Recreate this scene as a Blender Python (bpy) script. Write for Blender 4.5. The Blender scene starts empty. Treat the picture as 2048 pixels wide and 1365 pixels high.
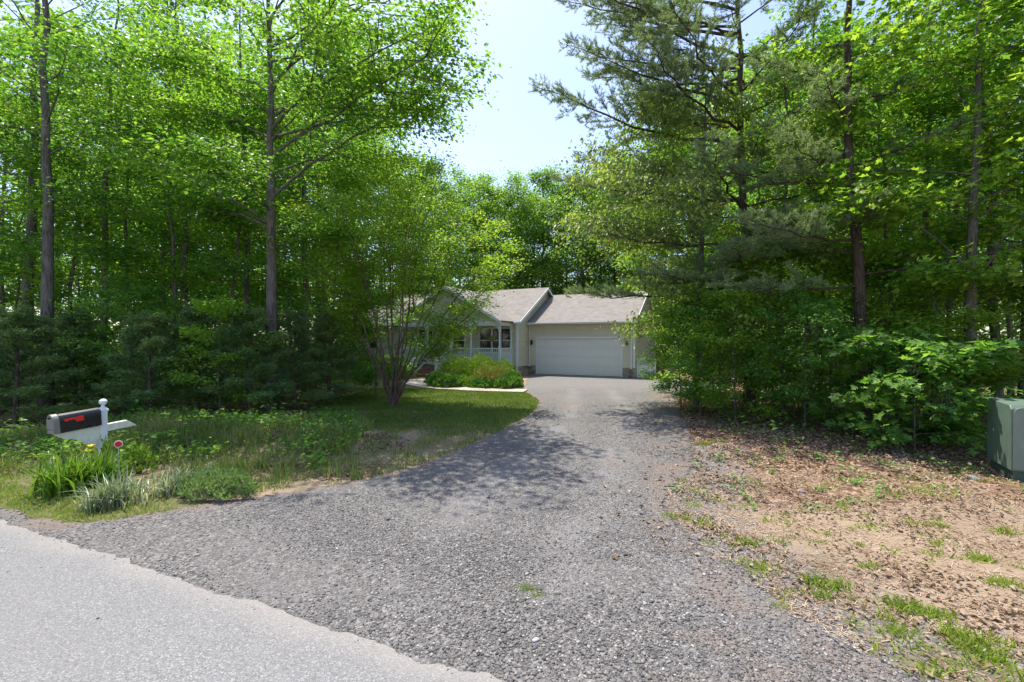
import bpy, math, random
import numpy as np
from mathutils import Vector, Matrix, geometry
PI = math.pi
scene = bpy.context.scene
C = scene.collection

# ------------------------------------------------------------------ camera, sky, sun
F_PX, CAM_H = 910.0, 2.0
cam_d = bpy.data.cameras.new("camera"); cam = bpy.data.objects.new("camera", cam_d); C.objects.link(cam)
cam.location = (0, 0, CAM_H); cam.rotation_euler = (PI / 2, 0, 0)
cam_d.lens = 16.0; cam_d.sensor_width = 36.0; cam_d.clip_start = 0.05; cam_d.clip_end = 1500
scene.camera = cam
SUN = Vector((-0.20, 0.33, 1.0)).normalized()          # towards the sun
world = bpy.data.worlds.new("World"); scene.world = world; world.use_nodes = True
nt = world.node_tree; nt.nodes.clear()
wo = nt.nodes.new("ShaderNodeOutputWorld"); bg = nt.nodes.new("ShaderNodeBackground"); sky = nt.nodes.new("ShaderNodeTexSky")
sky.sky_type = 'NISHITA'; sky.sun_disc = False
sky.sun_elevation = math.asin(SUN.z); sky.sun_rotation = math.atan2(SUN.x, SUN.y)
sky.air_density = 1.0; sky.dust_density = 1.2; sky.ozone_density = 1.6; sky.altitude = 100
bg.inputs['Strength'].default_value = 0.145
tint = nt.nodes.new("ShaderNodeMix"); tint.data_type = 'RGBA'; tint.blend_type = 'MULTIPLY'; tint.inputs[0].default_value = 1.0; tint.inputs[7].default_value = (.90, .83, .865, 1)   # a hazier, more lavender summer sky
nt.links.new(sky.outputs[0], tint.inputs[6]); nt.links.new(tint.outputs[2], bg.inputs[0]); nt.links.new(bg.outputs[0], wo.inputs[0])
sd = bpy.data.lights.new("sun", 'SUN'); sd.energy = 2.9; sd.angle = math.radians(0.53); sd.color = (1.0, 0.94, 0.84)
so = bpy.data.objects.new("sun", sd); C.objects.link(so); so.rotation_euler = SUN.to_track_quat('Z', 'Y').to_euler(); so.location = (0, 0, 40)
scene.view_settings.view_transform = 'Standard'; scene.view_settings.look = 'None'
scene.view_settings.exposure = 1.45; scene.view_settings.gamma = 1.0
scene.render.engine = 'CYCLES'
cy = scene.cycles
cy.max_bounces = 9; cy.diffuse_bounces = 7; cy.glossy_bounces = 2; cy.transmission_bounces = 5; cy.transparent_max_bounces = 4
cy.caustics_reflective = False; cy.caustics_refractive = False; cy.sample_clamp_indirect = 6.0

# ------------------------------------------------------------------ helpers
def px(x, Y): return (x - 1024.0) / F_PX * Y                # world X of an image column at depth Y
def pz(y, Y): return CAM_H - (y - 682.5) / F_PX * Y
def tag(o, label=None, cat=None, group=None, kind=None):
    for k, v in (("label", label), ("category", cat), ("group", group), ("kind", kind)):
        if v: o[k] = v
    return o
def empty(name, loc, rz=0, **kw):
    o = bpy.data.objects.new(name, None); C.objects.link(o); o.location = loc; o.rotation_euler = (0, 0, rz)
    o.empty_display_size = .2
    return tag(o, **kw)
def mk_mesh(name, V, F, mat, smooth=False):
    V = np.ascontiguousarray(V, dtype=np.float32)
    me = bpy.data.meshes.new(name)
    Fs = [f for f in (F if isinstance(F, list) else [F]) if len(f)]
    me.vertices.add(len(V)); me.vertices.foreach_set("co", V.ravel())
    loops = np.concatenate([np.asarray(f, dtype=np.int32).ravel() for f in Fs])
    tot = np.concatenate([np.full(len(f), np.asarray(f).shape[1], dtype=np.int32) for f in Fs])
    me.loops.add(len(loops)); me.loops.foreach_set("vertex_index", loops)
    me.polygons.add(len(tot)); me.polygons.foreach_set("loop_start", np.concatenate([[0], np.cumsum(tot)[:-1]]).astype(np.int32))
    try: me.polygons.foreach_set("loop_total", tot)
    except Exception: pass
    if smooth: me.polygons.foreach_set("use_smooth", np.ones(len(tot), dtype=bool))
    me.update(calc_edges=True)
    if mat: me.materials.append(mat)
    return me
def link(name, me, parent=None, loc=(0, 0, 0), rot=(0, 0, 0)):
    o = bpy.data.objects.new(name, me); C.objects.link(o); o.location = loc; o.rotation_euler = rot
    if parent: o.parent = parent
    return o
class MB:
    """collects polygons in one list and links them as ONE mesh object"""
    def __init__(s): s.v = []; s.f = []
    def add(s, vs, fs, M=None):
        b = len(s.v)
        for p in vs: s.v.append(tuple(M @ Vector(p)) if M else tuple(p))
        for f in fs: s.f.append(tuple(i + b for i in f))
    def box(s, x0, x1, y0, y1, z0, z1, M=None):
        s.add([(x0,y0,z0),(x1,y0,z0),(x1,y1,z0),(x0,y1,z0),(x0,y0,z1),(x1,y0,z1),(x1,y1,z1),(x0,y1,z1)],
              [(0,3,2,1),(4,5,6,7),(0,1,5,4),(1,2,6,5),(2,3,7,6),(3,0,4,7)], M)
    def prism(s, outline, axis, a0, a1, M=None):
        """outline: 2-D points; axis: 0 extrudes along x with (y,z) points, 1 along y with (x,z), 2 along z with (x,y)"""
        n = len(outline); vs = []
        for a in (a0, a1):
            for p, q in outline:
                vs.append((a, p, q) if axis == 0 else (p, a, q) if axis == 1 else (p, q, a))
        s.add(vs, [tuple(range(n)), tuple(range(2*n-1, n-1, -1))] + [(i, i+n, (i+1) % n + n, (i+1) % n) for i in range(n)], M)
    def lathe(s, prof, cx=0, cy=0, seg=12, M=None):
        vs = []; fs = []
        for r, z in prof:
            for k in range(seg): a = 2*PI*k/seg; vs.append((cx + r*math.cos(a), cy + r*math.sin(a), z))
        for i in range(len(prof)-1):
            for k in range(seg): k2 = (k+1) % seg; fs.append((i*seg+k, i*seg+k2, (i+1)*seg+k2, (i+1)*seg+k))
        fs.append(tuple(range(seg-1, -1, -1))); fs.append(tuple((len(prof)-1)*seg + k for k in range(seg)))
        s.add(vs, fs, M)
    def tube(s, pts, r, seg=8, M=None):
        V, Fq = tube_np(np.array(pts, float), np.full(len(pts), r), seg)
        s.add(V.tolist(), [tuple(f) for f in Fq] + [tuple(range(seg)), tuple(range(len(V)-1, len(V)-seg-1, -1))], M)
    def build(s, name, mat, parent=None, bevel=0, smooth=False, loc=(0,0,0), rot=(0,0,0)):
        me = bpy.data.meshes.new(name); me.from_pydata(s.v, [], s.f); me.update()
        if mat: me.materials.append(mat)
        if smooth: me.polygons.foreach_set("use_smooth", [True]*len(me.polygons))
        o = link(name, me, parent, loc, rot)
        if bevel:
            m = o.modifiers.new("edge", 'BEVEL'); m.width = bevel; m.segments = 2; m.limit_method = 'ANGLE'
        return o
def tube_np(P, R, seg):
    n = len(P)
    T = np.gradient(P, axis=0); T /= np.linalg.norm(T, axis=1, keepdims=True) + 1e-9
    up = np.array([0.31, 0.17, 0.93]) if abs(T[0][2]) < 0.8 else np.array([1.0, 0.13, 0.07])
    A = np.cross(T, up); A /= np.linalg.norm(A, axis=1, keepdims=True) + 1e-9
    B = np.cross(T, A)
    a = np.arange(seg) * 2*PI/seg
    V = P[:, None, :] + R[:, None, None] * (np.cos(a)[None, :, None]*A[:, None, :] + np.sin(a)[None, :, None]*B[:, None, :])
    i = np.arange(n-1)[:, None]*seg; k = np.arange(seg)[None, :]; k2 = (k+1) % seg
    Fq = np.stack([i+k, i+k2, i+seg+k2, i+seg+k], axis=-1).reshape(-1, 4)
    return V.reshape(-1, 3), Fq
def join_np(parts):
    Vs = []; Fs = []; b = 0
    for V, Fq in parts:
        Vs.append(V); Fs.append(Fq + b); b += len(V)
    return np.concatenate(Vs), np.concatenate(Fs)
def unit(a): return a / (np.linalg.norm(a, axis=-1, keepdims=True) + 1e-9)
# leaf templates: (side, along, normal) and triangles
T_KITE = (np.array([(0,0,0),(-.33,.42,.10),(0,1,-.04),(.33,.42,.10)]), np.array([(0,2,1),(0,3,2)]))
T_OVAL = (np.array([(0,0,0),(-.27,.28,.09),(-.25,.68,.07),(0,1,-.08),(.25,.68,.07),(.27,.28,.09)]), np.array([(0,2,1),(0,3,2),(0,4,3),(0,5,4)]))
T_LOBE = (np.array([(0,0,0),(-.16,.16,.02),(-.42,.26,.08),(-.2,.42,.02),(-.46,.66,.06),(-.16,.7,.0),(0,1,-.08),(.16,.7,.0),(.46,.66,.06),(.2,.42,.02),(.42,.26,.08),(.16,.16,.02)]),
          np.array([(0,2,1),(0,3,2),(0,4,3),(0,5,4),(0,6,5),(0,7,6),(0,8,7),(0,9,8),(0,10,9),(0,11,10)]))
T_NEEDLE = (np.array([(-.05,0,0),(.05,0,0),(0,1,0)]), np.array([(0,1,2)]))
def leaf_geo(P, D, N, S, tmpl):
    tv, tf = tmpl
    D = unit(D); side = unit(np.cross(D, N)); N2 = np.cross(side, D)
    V = P[:, None, :] + S[:, None, None] * (tv[None, :, 0:1]*side[:, None, :] + tv[None, :, 1:2]*D[:, None, :] + tv[None, :, 2:3]*N2[:, None, :])
    Fq = tf[None, :, :] + (np.arange(len(P))*len(tv))[:, None, None]
    return V.reshape(-1, 3), Fq.reshape(-1, 3)
def vnoise(x, y, s=1.0, seed=0):
    """smooth pseudo noise, about -1..1"""
    r = np.random.RandomState(seed); o = 0
    for k in range(6):
        a = r.uniform(0, 2*PI); f = r.uniform(.6, 2.2)/s; p = r.uniform(0, 2*PI)
        o = o + np.sin((x*math.cos(a) + y*math.sin(a))*f*2 + p + 1.3*np.sin((x*math.sin(a) - y*math.cos(a))*f + p*2))
    return o/3.2

# ------------------------------------------------------------------ materials
def new_mat(name):
    m = bpy.data.materials.new(name); m.use_nodes = True; n = m.node_tree
    b = n.nodes['Principled BSDF']
    return m, n, b
def N(n, typ, **kw):
    o = n.nodes.new(typ)
    for k, v in kw.items():
        if k in o.inputs: o.inputs[k].default_value = v
        else: setattr(o, k, v)
    return o
def ramp(n, src, stops):
    r = n.nodes.new("ShaderNodeValToRGB"); e = r.color_ramp.elements
    while len(e) < len(stops): e.new(0.5)
    for i, (p, c) in enumerate(stops): e[i].position = p; e[i].color = (*c, 1) if len(c) == 3 else c
    n.links.new(src, r.inputs[0]); return r.outputs[0]
def mixc(n, fac, a, b, mode='MIX'):
    m = n.nodes.new("ShaderNodeMix"); m.data_type = 'RGBA'; m.blend_type = mode
    for s, i in ((fac, 0), (a, 6), (b, 7)):
        if hasattr(s, 'is_linked') or isinstance(s, bpy.types.NodeSocket): n.links.new(s, m.inputs[i])
        elif i == 0: m.inputs[0].default_value = s
        else: m.inputs[i].default_value = (*s, 1)
    return m.outputs[2]
def coords(n, kind='Object'): return n.nodes.new("ShaderNodeTexCoord").outputs[kind]
def noise(n, vec, scale, detail=3, rough=.6):
    t = N(n, "ShaderNodeTexNoise"); t.inputs['Scale'].default_value = scale; t.inputs['Detail'].default_value = detail; t.inputs['Roughness'].default_value = rough
    n.links.new(vec, t.inputs['Vector']); return t.outputs[0]
def bump(n, b, h, strength, dist=.02):
    u = N(n, "ShaderNodeBump"); u.inputs['Strength'].default_value = strength; u.inputs['Distance'].default_value = dist
    n.links.new(h, u.inputs['Height']); n.links.new(u.outputs[0], b.inputs['Normal'])
def m_plain(name, col, rough=.5, var=.12, scale=6, metal=0, spec=.5, bmp=0, bscale=60):
    m, n, b = new_mat(name); v = coords(n)
    f = noise(n, v, scale, 4)
    c = ramp(n, f, [(.3, tuple(x*(1-var) for x in col)), (.7, tuple(min(1, x*(1+var)) for x in col))])
    n.links.new(c, b.inputs['Base Color']); b.inputs['Roughness'].default_value = rough; b.inputs['Metallic'].default_value = metal
    b.inputs['Specular IOR Level'].default_value = spec
    if bmp: bump(n, b, noise(n, v, bscale, 3), bmp, .01)
    return m
def m_leaf(name, cols, trans=.45, tcol=1.5, rough=.42, spec=.35):
    """cols: three greens, picked leaf by leaf; a slow noise moves the pick so that sprays differ"""
    m, n, b = new_mat(name)
    g = N(n, "ShaderNodeNewGeometry"); oi = N(n, "ShaderNodeObjectInfo")
    f = noise(n, coords(n), .9, 2)
    a1 = N(n, "ShaderNodeMath", operation='MULTIPLY_ADD'); n.links.new(g.outputs['Random Per Island'], a1.inputs[0]); a1.inputs[1].default_value = .55
    n.links.new(f, a1.inputs[2])
    a2 = N(n, "ShaderNodeMath", operation='MULTIPLY_ADD'); n.links.new(oi.outputs['Random'], a2.inputs[0]); a2.inputs[1].default_value = .25; n.links.new(a1.outputs[0], a2.inputs[2])
    c = ramp(n, a2.outputs[0], [(.45, cols[0]), (.85, cols[1]), (1.0, cols[2])])
    n.links.new(c, b.inputs['Base Color']); b.inputs['Roughness'].default_value = rough; b.inputs['Specular IOR Level'].default_value = spec
    tr = N(n, "ShaderNodeBsdfTranslucent")
    tc = mixc(n, 1.0, c, (tcol*.96, tcol*1.02, tcol*.48), 'MULTIPLY'); n.links.new(tc, tr.inputs[0])
    mx = N(n, "ShaderNodeMixShader"); mx.inputs[0].default_value = trans
    n.links.new(b.outputs[0], mx.inputs[1]); n.links.new(tr.outputs[0], mx.inputs[2])
    n.links.new(mx.outputs[0], n.nodes['Material Output'].inputs[0])
    return m
def m_bark(name, dark, light, sc=1.0):
    m, n, b = new_mat(name); v = coords(n)
    mp = N(n, "ShaderNodeMapping"); mp.inputs['Scale'].default_value = (14*sc, 14*sc, 2.4*sc); n.links.new(v, mp.inputs[0])
    f = noise(n, mp.outputs[0], 1.6, 5, .7); f2 = noise(n, v, 1.1, 3)
    c = ramp(n, f, [(.35, dark), (.62, light)])
    lich = tuple(x*1.25 for x in light)
    c2 = mixc(n, ramp(n, f2, [(.5, (0, 0, 0)), (.7, (.6, .6, .6))]), c, lich)
    n.links.new(c2, b.inputs['Base Color']); b.inputs['Roughness'].default_value = .9; b.inputs['Specular IOR Level'].default_value = .2
    bump(n, b, f, .9, .04)
    return m
M = {}
M['leaf_oak'] = m_leaf("oak_leaf", [(.045,.12,.022), (.09,.20,.032), (.19,.31,.045)], trans=.5, tcol=1.9)
M['leaf_maple'] = m_leaf("maple_leaf", [(.06,.155,.032), (.11,.24,.042), (.19,.33,.06)], trans=.5, tcol=1.8, spec=.4)
M['leaf_lime'] = m_leaf("bright_leaf", [(.08,.18,.022), (.15,.28,.032), (.26,.38,.05)], trans=.5, tcol=1.9)
M['leaf_yellow'] = m_leaf("drooping_leaf", [(.11,.17,.04), (.18,.25,.055), (.28,.34,.08)], trans=.5, tcol=1.7)
M['leaf_myrtle'] = m_leaf("myrtle_leaf", [(.075,.175,.026), (.14,.26,.035), (.25,.33,.04)], trans=.52, tcol=2.0)
M['needle_pine'] = m_leaf("pine_needle", [(.13,.19,.095), (.19,.26,.135), (.27,.34,.19)], trans=.45, tcol=1.25, rough=.5)
M['needle_cedar'] = m_leaf("cedar_needle", [(.065,.15,.060), (.12,.23,.085), (.26,.34,.12)], trans=.35, tcol=1.4, rough=.6)
M['leaf_far'] = m_leaf("far_leaf", [(.065,.15,.03), (.12,.23,.04), (.20,.31,.055)], trans=.5, tcol=1.8)
M['leaf_box'] = m_leaf("boxwood_leaf", [(.06,.14,.015), (.13,.23,.025), (.23,.33,.04)], trans=.35)
M['leaf_spirea'] = m_leaf("spirea_leaf", [(.13,.20,.03), (.23,.27,.05), (.31,.25,.10)], trans=.3, tcol=1.2)
M['leaf_per'] = m_leaf("perennial_leaf", [(.03,.11,.02), (.06,.17,.03), (.14,.25,.05)], trans=.3)
M['grass'] = m_leaf("grass_blade", [(.05,.12,.015), (.09,.18,.02), (.18,.24,.04)], trans=.35, tcol=1.4)
M['grass_wild'] = m_leaf("wild_grass_blade", [(.07,.15,.03), (.14,.22,.045), (.30,.29,.12)], trans=.35, tcol=1.4)
M['grass_lime'] = m_leaf("verge_grass_blade", [(.13,.23,.025), (.22,.31,.035), (.31,.36,.07)], trans=.35, tcol=1.3)
M['lily'] = m_leaf("daylily_leaf", [(.04,.12,.015), (.08,.19,.02), (.17,.27,.03)], trans=.35, tcol=1.4)
M['lirio'] = m_leaf("variegated_leaf", [(.06,.13,.045), (.30,.36,.20), (.58,.60,.46)], trans=.3, tcol=1.0)
M['mint'] = m_leaf("mint_leaf", [(.11,.20,.06), (.19,.29,.10), (.27,.36,.15)], trans=.3, tcol=1.1)
M['petal_red'] = m_leaf("red_petal", [(.35,.005,.02), (.5,.01,.03), (.6,.03,.06)], trans=.2, tcol=1)
M['petal_yellow'] = m_leaf("yellow_petal", [(.7,.5,.01), (.8,.6,.02), (.8,.7,.05)], trans=.2, tcol=1)
M['litter'] = m_leaf("dead_leaf", [(.15,.095,.058), (.26,.18,.118), (.38,.285,.21)], trans=.15, tcol=1.0, rough=.75, spec=.2)
M['bark_oak'] = m_bark("oak_bark", (.05,.043,.036), (.19,.165,.14))
M['bark_pine'] = m_bark("pine_bark", (.035,.024,.018), (.13,.09,.07))
M['bark_myrtle'] = m_bark("myrtle_bark", (.06,.038,.028), (.18,.12,.088), 1.6)
M['bark_cedar'] = m_bark("cedar_bark", (.06,.04,.03), (.20,.15,.12), 1.6)
M['white'] = m_plain("white_paint", (.68,.70,.72), .45, .03)
M['vinyl'] = m_plain("vinyl_post", (.74,.76,.78), .35, .05, 9)
M['vinyl_old'] = m_plain("weathered_vinyl", (.70,.69,.58), .5, .12, 12)
M['glass'] = m_plain("window_glass", (.02,.022,.025), .06, .2, 2, spec=.8)
M['black'] = m_plain("black_enamel", (.014,.014,.016), .26, .4, 22, bmp=.04, bscale=14)
M['gray_metal'] = m_plain("faded_door", (.20,.185,.165), .5, .1, 15)
M['red'] = m_plain("red_flag", (.75,.02,.015), .35, .05)
M['redref'] = m_plain("reflector_red", (.72,.01,.012), .15, .1)
M['transf'] = m_plain("green_cabinet_paint", (.115,.165,.125), .45, .14, 4, bmp=.1)
M['transf_dark'] = m_plain("dark_green_base", (.055,.085,.062), .6, .15, 8)
M['soffit'] = m_plain("beige_soffit", (.60,.47,.34), .6, .04)
M['bronze'] = m_plain("bronze_lamp", (.03,.022,.016), .4, .2)
M['wood'] = m_plain("fence_wood", (.20,.14,.09), .8, .3, 20)
M['mulch_rock'] = m_plain("grey_rock", (.25,.24,.25), .85, .25, 9, bmp=.5, bscale=30)

def m_siding():
    m, n, b = new_mat("beige_siding"); v = coords(n)
    mp = N(n, "ShaderNodeMapping"); mp.inputs['Scale'].default_value = (.6, .6, 8.7); n.links.new(v, mp.inputs[0])
    f = noise(n, mp.outputs[0], 1.0, 2); f2 = noise(n, v, 1.1, 4)
    c = ramp(n, f, [(.3, (.57,.52,.40)), (.7, (.67,.615,.48))])
    c = mixc(n, ramp(n, f2, [(.45, (0,0,0)), (.8, (.35,.35,.35))]), c, (.48,.43,.33))
    n.links.new(c, b.inputs['Base Color']); b.inputs['Roughness'].default_value = .5
    return m
M['siding'] = m_siding()
def m_shingle():
    m, n, b = new_mat("roof_shingle"); v = coords(n, 'UV')
    t = N(n, "ShaderNodeTexBrick"); n.links.new(v, t.inputs['Vector'])
    t.inputs['Scale'].default_value = 1.0; t.inputs['Brick Width'].default_value = .33; t.inputs['Row Height'].default_value = .145
    t.inputs['Mortar Size'].default_value = .008; t.inputs['Bias'].default_value = 0
    t.inputs['Color1'].default_value = (.185,.168,.152,1); t.inputs['Color2'].default_value = (.28,.258,.236,1); t.inputs['Mortar'].default_value = (.15,.13,.12,1)
    f = noise(n, coords(n), 3.0, 5, .7)
    c = mixc(n, .55, t.outputs[0], ramp(n, f, [(.3, (.17,.155,.143)), (.7, (.30,.275,.255))]))
    n.links.new(c, b.inputs['Base Color']); b.inputs['Roughness'].default_value = .92; b.inputs['Specular IOR Level'].default_value = .2
    bump(n, b, t.outputs['Color'], .35, .01)
    return m
M['shingle'] = m_shingle()
def m_stonework(name, cols, sc, mortar):
    m, n, b = new_mat(name); v = coords(n)
    t = N(n, "ShaderNodeTexVoronoi"); t.inputs['Scale'].default_value = sc; n.links.new(v, t.inputs['Vector'])
    e = N(n, "ShaderNodeTexVoronoi", feature='DISTANCE_TO_EDGE'); e.inputs['Scale'].default_value = sc; n.links.new(v, e.inputs['Vector'])
    s = N(n, "ShaderNodeSeparateColor"); n.links.new(t.outputs['Color'], s.inputs[0])
    c = ramp(n, s.outputs[0], [(.1, cols[0]), (.5, cols[1]), (.9, cols[2])])
    c = mixc(n, ramp(n, e.outputs[0], [(.02, (1,1,1)), (.07, (0,0,0))]), c, mortar)
    n.links.new(c, b.inputs['Base Color']); b.inputs['Roughness'].default_value = .85
    bump(n, b, e.outputs[0], .8, .05); return m
M['stone'] = m_stonework("field_stone", [(.16,.12,.09), (.30,.25,.20), (.42,.34,.26)], 4.2, (.22,.20,.18))
def m_brick():
    m, n, b = new_mat("red_brick"); v = coords(n)
    mp = N(n, "ShaderNodeMapping"); mp.inputs['Rotation'].default_value = (PI/2, 0, 0); n.links.new(v, mp.inputs[0])
    t = N(n, "ShaderNodeTexBrick"); n.links.new(mp.outputs[0], t.inputs['Vector']); t.inputs['Scale'].default_value = 1
    t.inputs['Brick Width'].default_value = .21; t.inputs['Row Height'].default_value = .07; t.inputs['Mortar Size'].default_value = .008
    t.inputs['Color1'].default_value = (.20,.075,.05,1); t.inputs['Color2'].default_value = (.30,.12,.075,1); t.inputs['Mortar'].default_value = (.3,.27,.24,1)
    n.links.new(t.outputs[0], b.inputs['Base Color']); b.inputs['Roughness'].default_value = .85; return m
M['brick'] = m_brick()
def m_concrete():
    m, n, b = new_mat("concrete_walk"); v = coords(n)
    f = noise(n, v, 2.5, 5); f2 = noise(n, v, 90, 2)
    c = mixc(n, .3, ramp(n, f, [(.3, (.36,.30,.25)), (.7, (.46,.40,.33))]), ramp(n, f2, [(.3, (.33,.29,.25)), (.7, (.48,.43,.38))]))
    n.links.new(c, b.inputs['Base Color']); b.inputs['Roughness'].default_value = .9; return m
M['concrete'] = m_concrete()
def m_asphalt():
    m, n, b = new_mat("old_asphalt"); v = coords(n)
    vo = N(n, "ShaderNodeTexVoronoi"); vo.inputs['Scale'].default_value = 130; n.links.new(v, vo.inputs['Vector'])
    s = N(n, "ShaderNodeSeparateColor"); n.links.new(vo.outputs['Color'], s.inputs[0])
    c = ramp(n, s.outputs[0], [(.0, (.12,.12,.118)), (.45, (.18,.18,.176)), (.85, (.225,.224,.22)), (1., (.34,.335,.33))])
    big = noise(n, v, .55, 5, .6)
    c = mixc(n, ramp(n, big, [(.35, (0,0,0)), (.75, (.55,.55,.55))]), c, (.175,.172,.168))
    at = N(n, "ShaderNodeAttribute", attribute_name="edge")
    dust = mixc(n, .45, c, (.30,.275,.245))
    c = mixc(n, at.outputs['Fac'], c, dust)
    n.links.new(c, b.inputs['Base Color']); b.inputs['Roughness'].default_value = .9; b.inputs['Specular IOR Level'].default_value = .25
    bump(n, b, vo.outputs['Distance'], .45, .006); return m
M['asphalt'] = m_asphalt()
def m_gravel():
    m, n, b = new_mat("gravel_bed"); v = coords(n)
    outs = []
    for sc in (62, 28):
        vo = N(n, "ShaderNodeTexVoronoi"); vo.inputs['Scale'].default_value = sc; n.links.new(v, vo.inputs['Vector'])
        s = N(n, "ShaderNodeSeparateColor"); n.links.new(vo.outputs['Color'], s.inputs[0]); outs.append((vo, s))
    st = [(.0, (.05,.05,.05)), (.3, (.107,.104,.099)), (.6, (.163,.156,.146)), (.85, (.22,.209,.20)), (1., (.36,.35,.33))]
    c = mixc(n, .4, ramp(n, outs[0][1].outputs[0], st), ramp(n, outs[1][1].outputs[1], st))
    big = noise(n, v, .7, 5, .62); fine = noise(n, v, 25, 4, .7)
    dusty = mixc(n, fine, (.14,.135,.132), (.22,.208,.20))
    c = mixc(n, ramp(n, big, [(.45, (0,0,0)), (.68, (.6,.6,.6))]), c, dusty)
    at = N(n, "ShaderNodeAttribute", attribute_name="wear")          # wheel tracks and the edges where soil mixes in
    sp = N(n, "ShaderNodeSeparateColor"); n.links.new(at.outputs['Color'], sp.inputs[0])
    c = mixc(n, sp.outputs[0], c, mixc(n, fine, (.18,.174,.17), (.26,.25,.242)))
    c = mixc(n, sp.outputs[1], c, mixc(n, fine, (.16,.12,.095), (.26,.205,.165)))
    n.links.new(c, b.inputs['Base Color']); b.inputs['Roughness'].default_value = .92; b.inputs['Specular IOR Level'].default_value = .25
    h = N(n, "ShaderNodeMath", operation='ADD'); n.links.new(outs[0][0].outputs['Distance'], h.inputs[0]); n.links.new(outs[1][0].outputs['Distance'], h.inputs[1])
    iv = N(n, "ShaderNodeMath", operation='MULTIPLY'); iv.inputs[1].default_value = -1; n.links.new(h.outputs[0], iv.inputs[0])
    bump(n, b, iv.outputs[0], .8, .02); return m
M['gravel'] = m_gravel()
def m_stone_bits():
    m, n, b = new_mat("gravel_stone"); g = N(n, "ShaderNodeNewGeometry")
    c = ramp(n, g.outputs['Random Per Island'], [(.0, (.055,.054,.052)), (.3, (.117,.114,.108)), (.6, (.168,.160,.149)), (.8, (.22,.198,.182)), (.93, (.30,.287,.272)), (1., (.42,.405,.385))])
    n.links.new(c, b.inputs['Base Color']); b.inputs['Roughness'].default_value = .8; b.inputs['Specular IOR Level'].default_value = .3; return m
M['stonebit'] = m_stone_bits()
def m_ground():
    m, n, b = new_mat("soil_and_litter"); v = coords(n)
    at = N(n, "ShaderNodeAttribute", attribute_name="cover")          # r grass, g leaf litter, b gravelly
    sp = N(n, "ShaderNodeSeparateColor"); n.links.new(at.outputs['Color'], sp.inputs[0])
    f1 = noise(n, v, 1.6, 6, .65); f2 = noise(n, v, 38, 4, .75); f3 = noise(n, v, 9, 4, .7)
    dirt = mixc(n, f2, ramp(n, f1, [(.3, (.185,.125,.078)), (.7, (.31,.215,.14))]), (.34,.27,.20))
    vo = N(n, "ShaderNodeTexVoronoi"); vo.inputs['Scale'].default_value = 16; n.links.new(v, vo.inputs['Vector'])
    s2 = N(n, "ShaderNodeSeparateColor"); n.links.new(vo.outputs['Color'], s2.inputs[0])
    lit = ramp(n, s2.outputs[0], [(.0, (.06,.035,.022)), (.4, (.16,.09,.055)), (.75, (.28,.17,.11)), (1., (.42,.30,.22))])
    gr = mixc(n, f2, (.05,.075,.02), (.14,.14,.06))
    gr = mixc(n, ramp(n, f3, [(.45, (0,0,0)), (.7, (.7,.7,.7))]), gr, (.28,.22,.12))
    vg = N(n, "ShaderNodeTexVoronoi"); vg.inputs['Scale'].default_value = 55; n.links.new(v, vg.inputs['Vector'])
    s3 = N(n, "ShaderNodeSeparateColor"); n.links.new(vg.outputs['Color'], s3.inputs[0])
    gv = ramp(n, s3.outputs[0], [(.0, (.07,.066,.068)), (.5, (.15,.14,.135)), (1., (.27,.25,.23))])
    def soft(sock):
        a = N(n, "ShaderNodeMath", operation='ADD'); n.links.new(sock, a.inputs[0]); n.links.new(f3, a.inputs[1])
        return ramp(n, a.outputs[0], [(.75, (0,0,0)), (1.0, (1,1,1))])
    c = mixc(n, soft(sp.outputs[1]), dirt, lit); c = mixc(n, soft(sp.outputs[2]), c, gv); c = mixc(n, soft(sp.outputs[0]), c, gr)
    n.links.new(c, b.inputs['Base Color']); b.inputs['Roughness'].default_value = .95; b.inputs['Specular IOR Level'].default_value = .15
    bump(n, b, f2, .7, .03); return m
M['ground'] = m_ground()
M['far_ground'] = M['ground']

# ------------------------------------------------------------------ ground plan (metres; the camera stands at 0,0 looking along +y)
ROAD_P = np.array([-5.64, 5.01]); ROAD_N = np.array([.392, .920]); ROAD_D = np.array([.920, -.392])
def road_d(x, y): return (x - ROAD_P[0])*ROAD_N[0] + (y - ROAD_P[1])*ROAD_N[1]
def road_pt(s, d): return ROAD_P + ROAD_D*s + ROAD_N*d
LEFT = [tuple(road_pt(-60, .25)), tuple(road_pt(-8, .22)), (-7.4, 5.92), (-6.1, 5.45), (-4.7, 5.02), (-4.1, 5.38), (-3.2, 5.9), (-2.31, 6.5), (-1.53, 7.19), (-.73, 8.97), (.2, 11.5), (.72, 13.6), (.86, 15.4), (.62, 17.0), (.35, 18.6), (.6, 21.0), (.75, 23.5), (.95, 25.9), (1.1, 27.6)]
RIGHT = [(7.3, 24.5), (9.6, 23.4), (9.9, 20.5), (8.0, 18.4), (6.2, 16.85), (4.8, 13), (3.9, 9.9), (2.9, 7.3), (2.05, 5.9), (1.78, 4.81), (2.0, 3.89), (2.1, 3.2), (2.6, 2.5), (3.6, 1.75), tuple(road_pt(12, .3)), tuple(road_pt(70, .3))]
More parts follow.
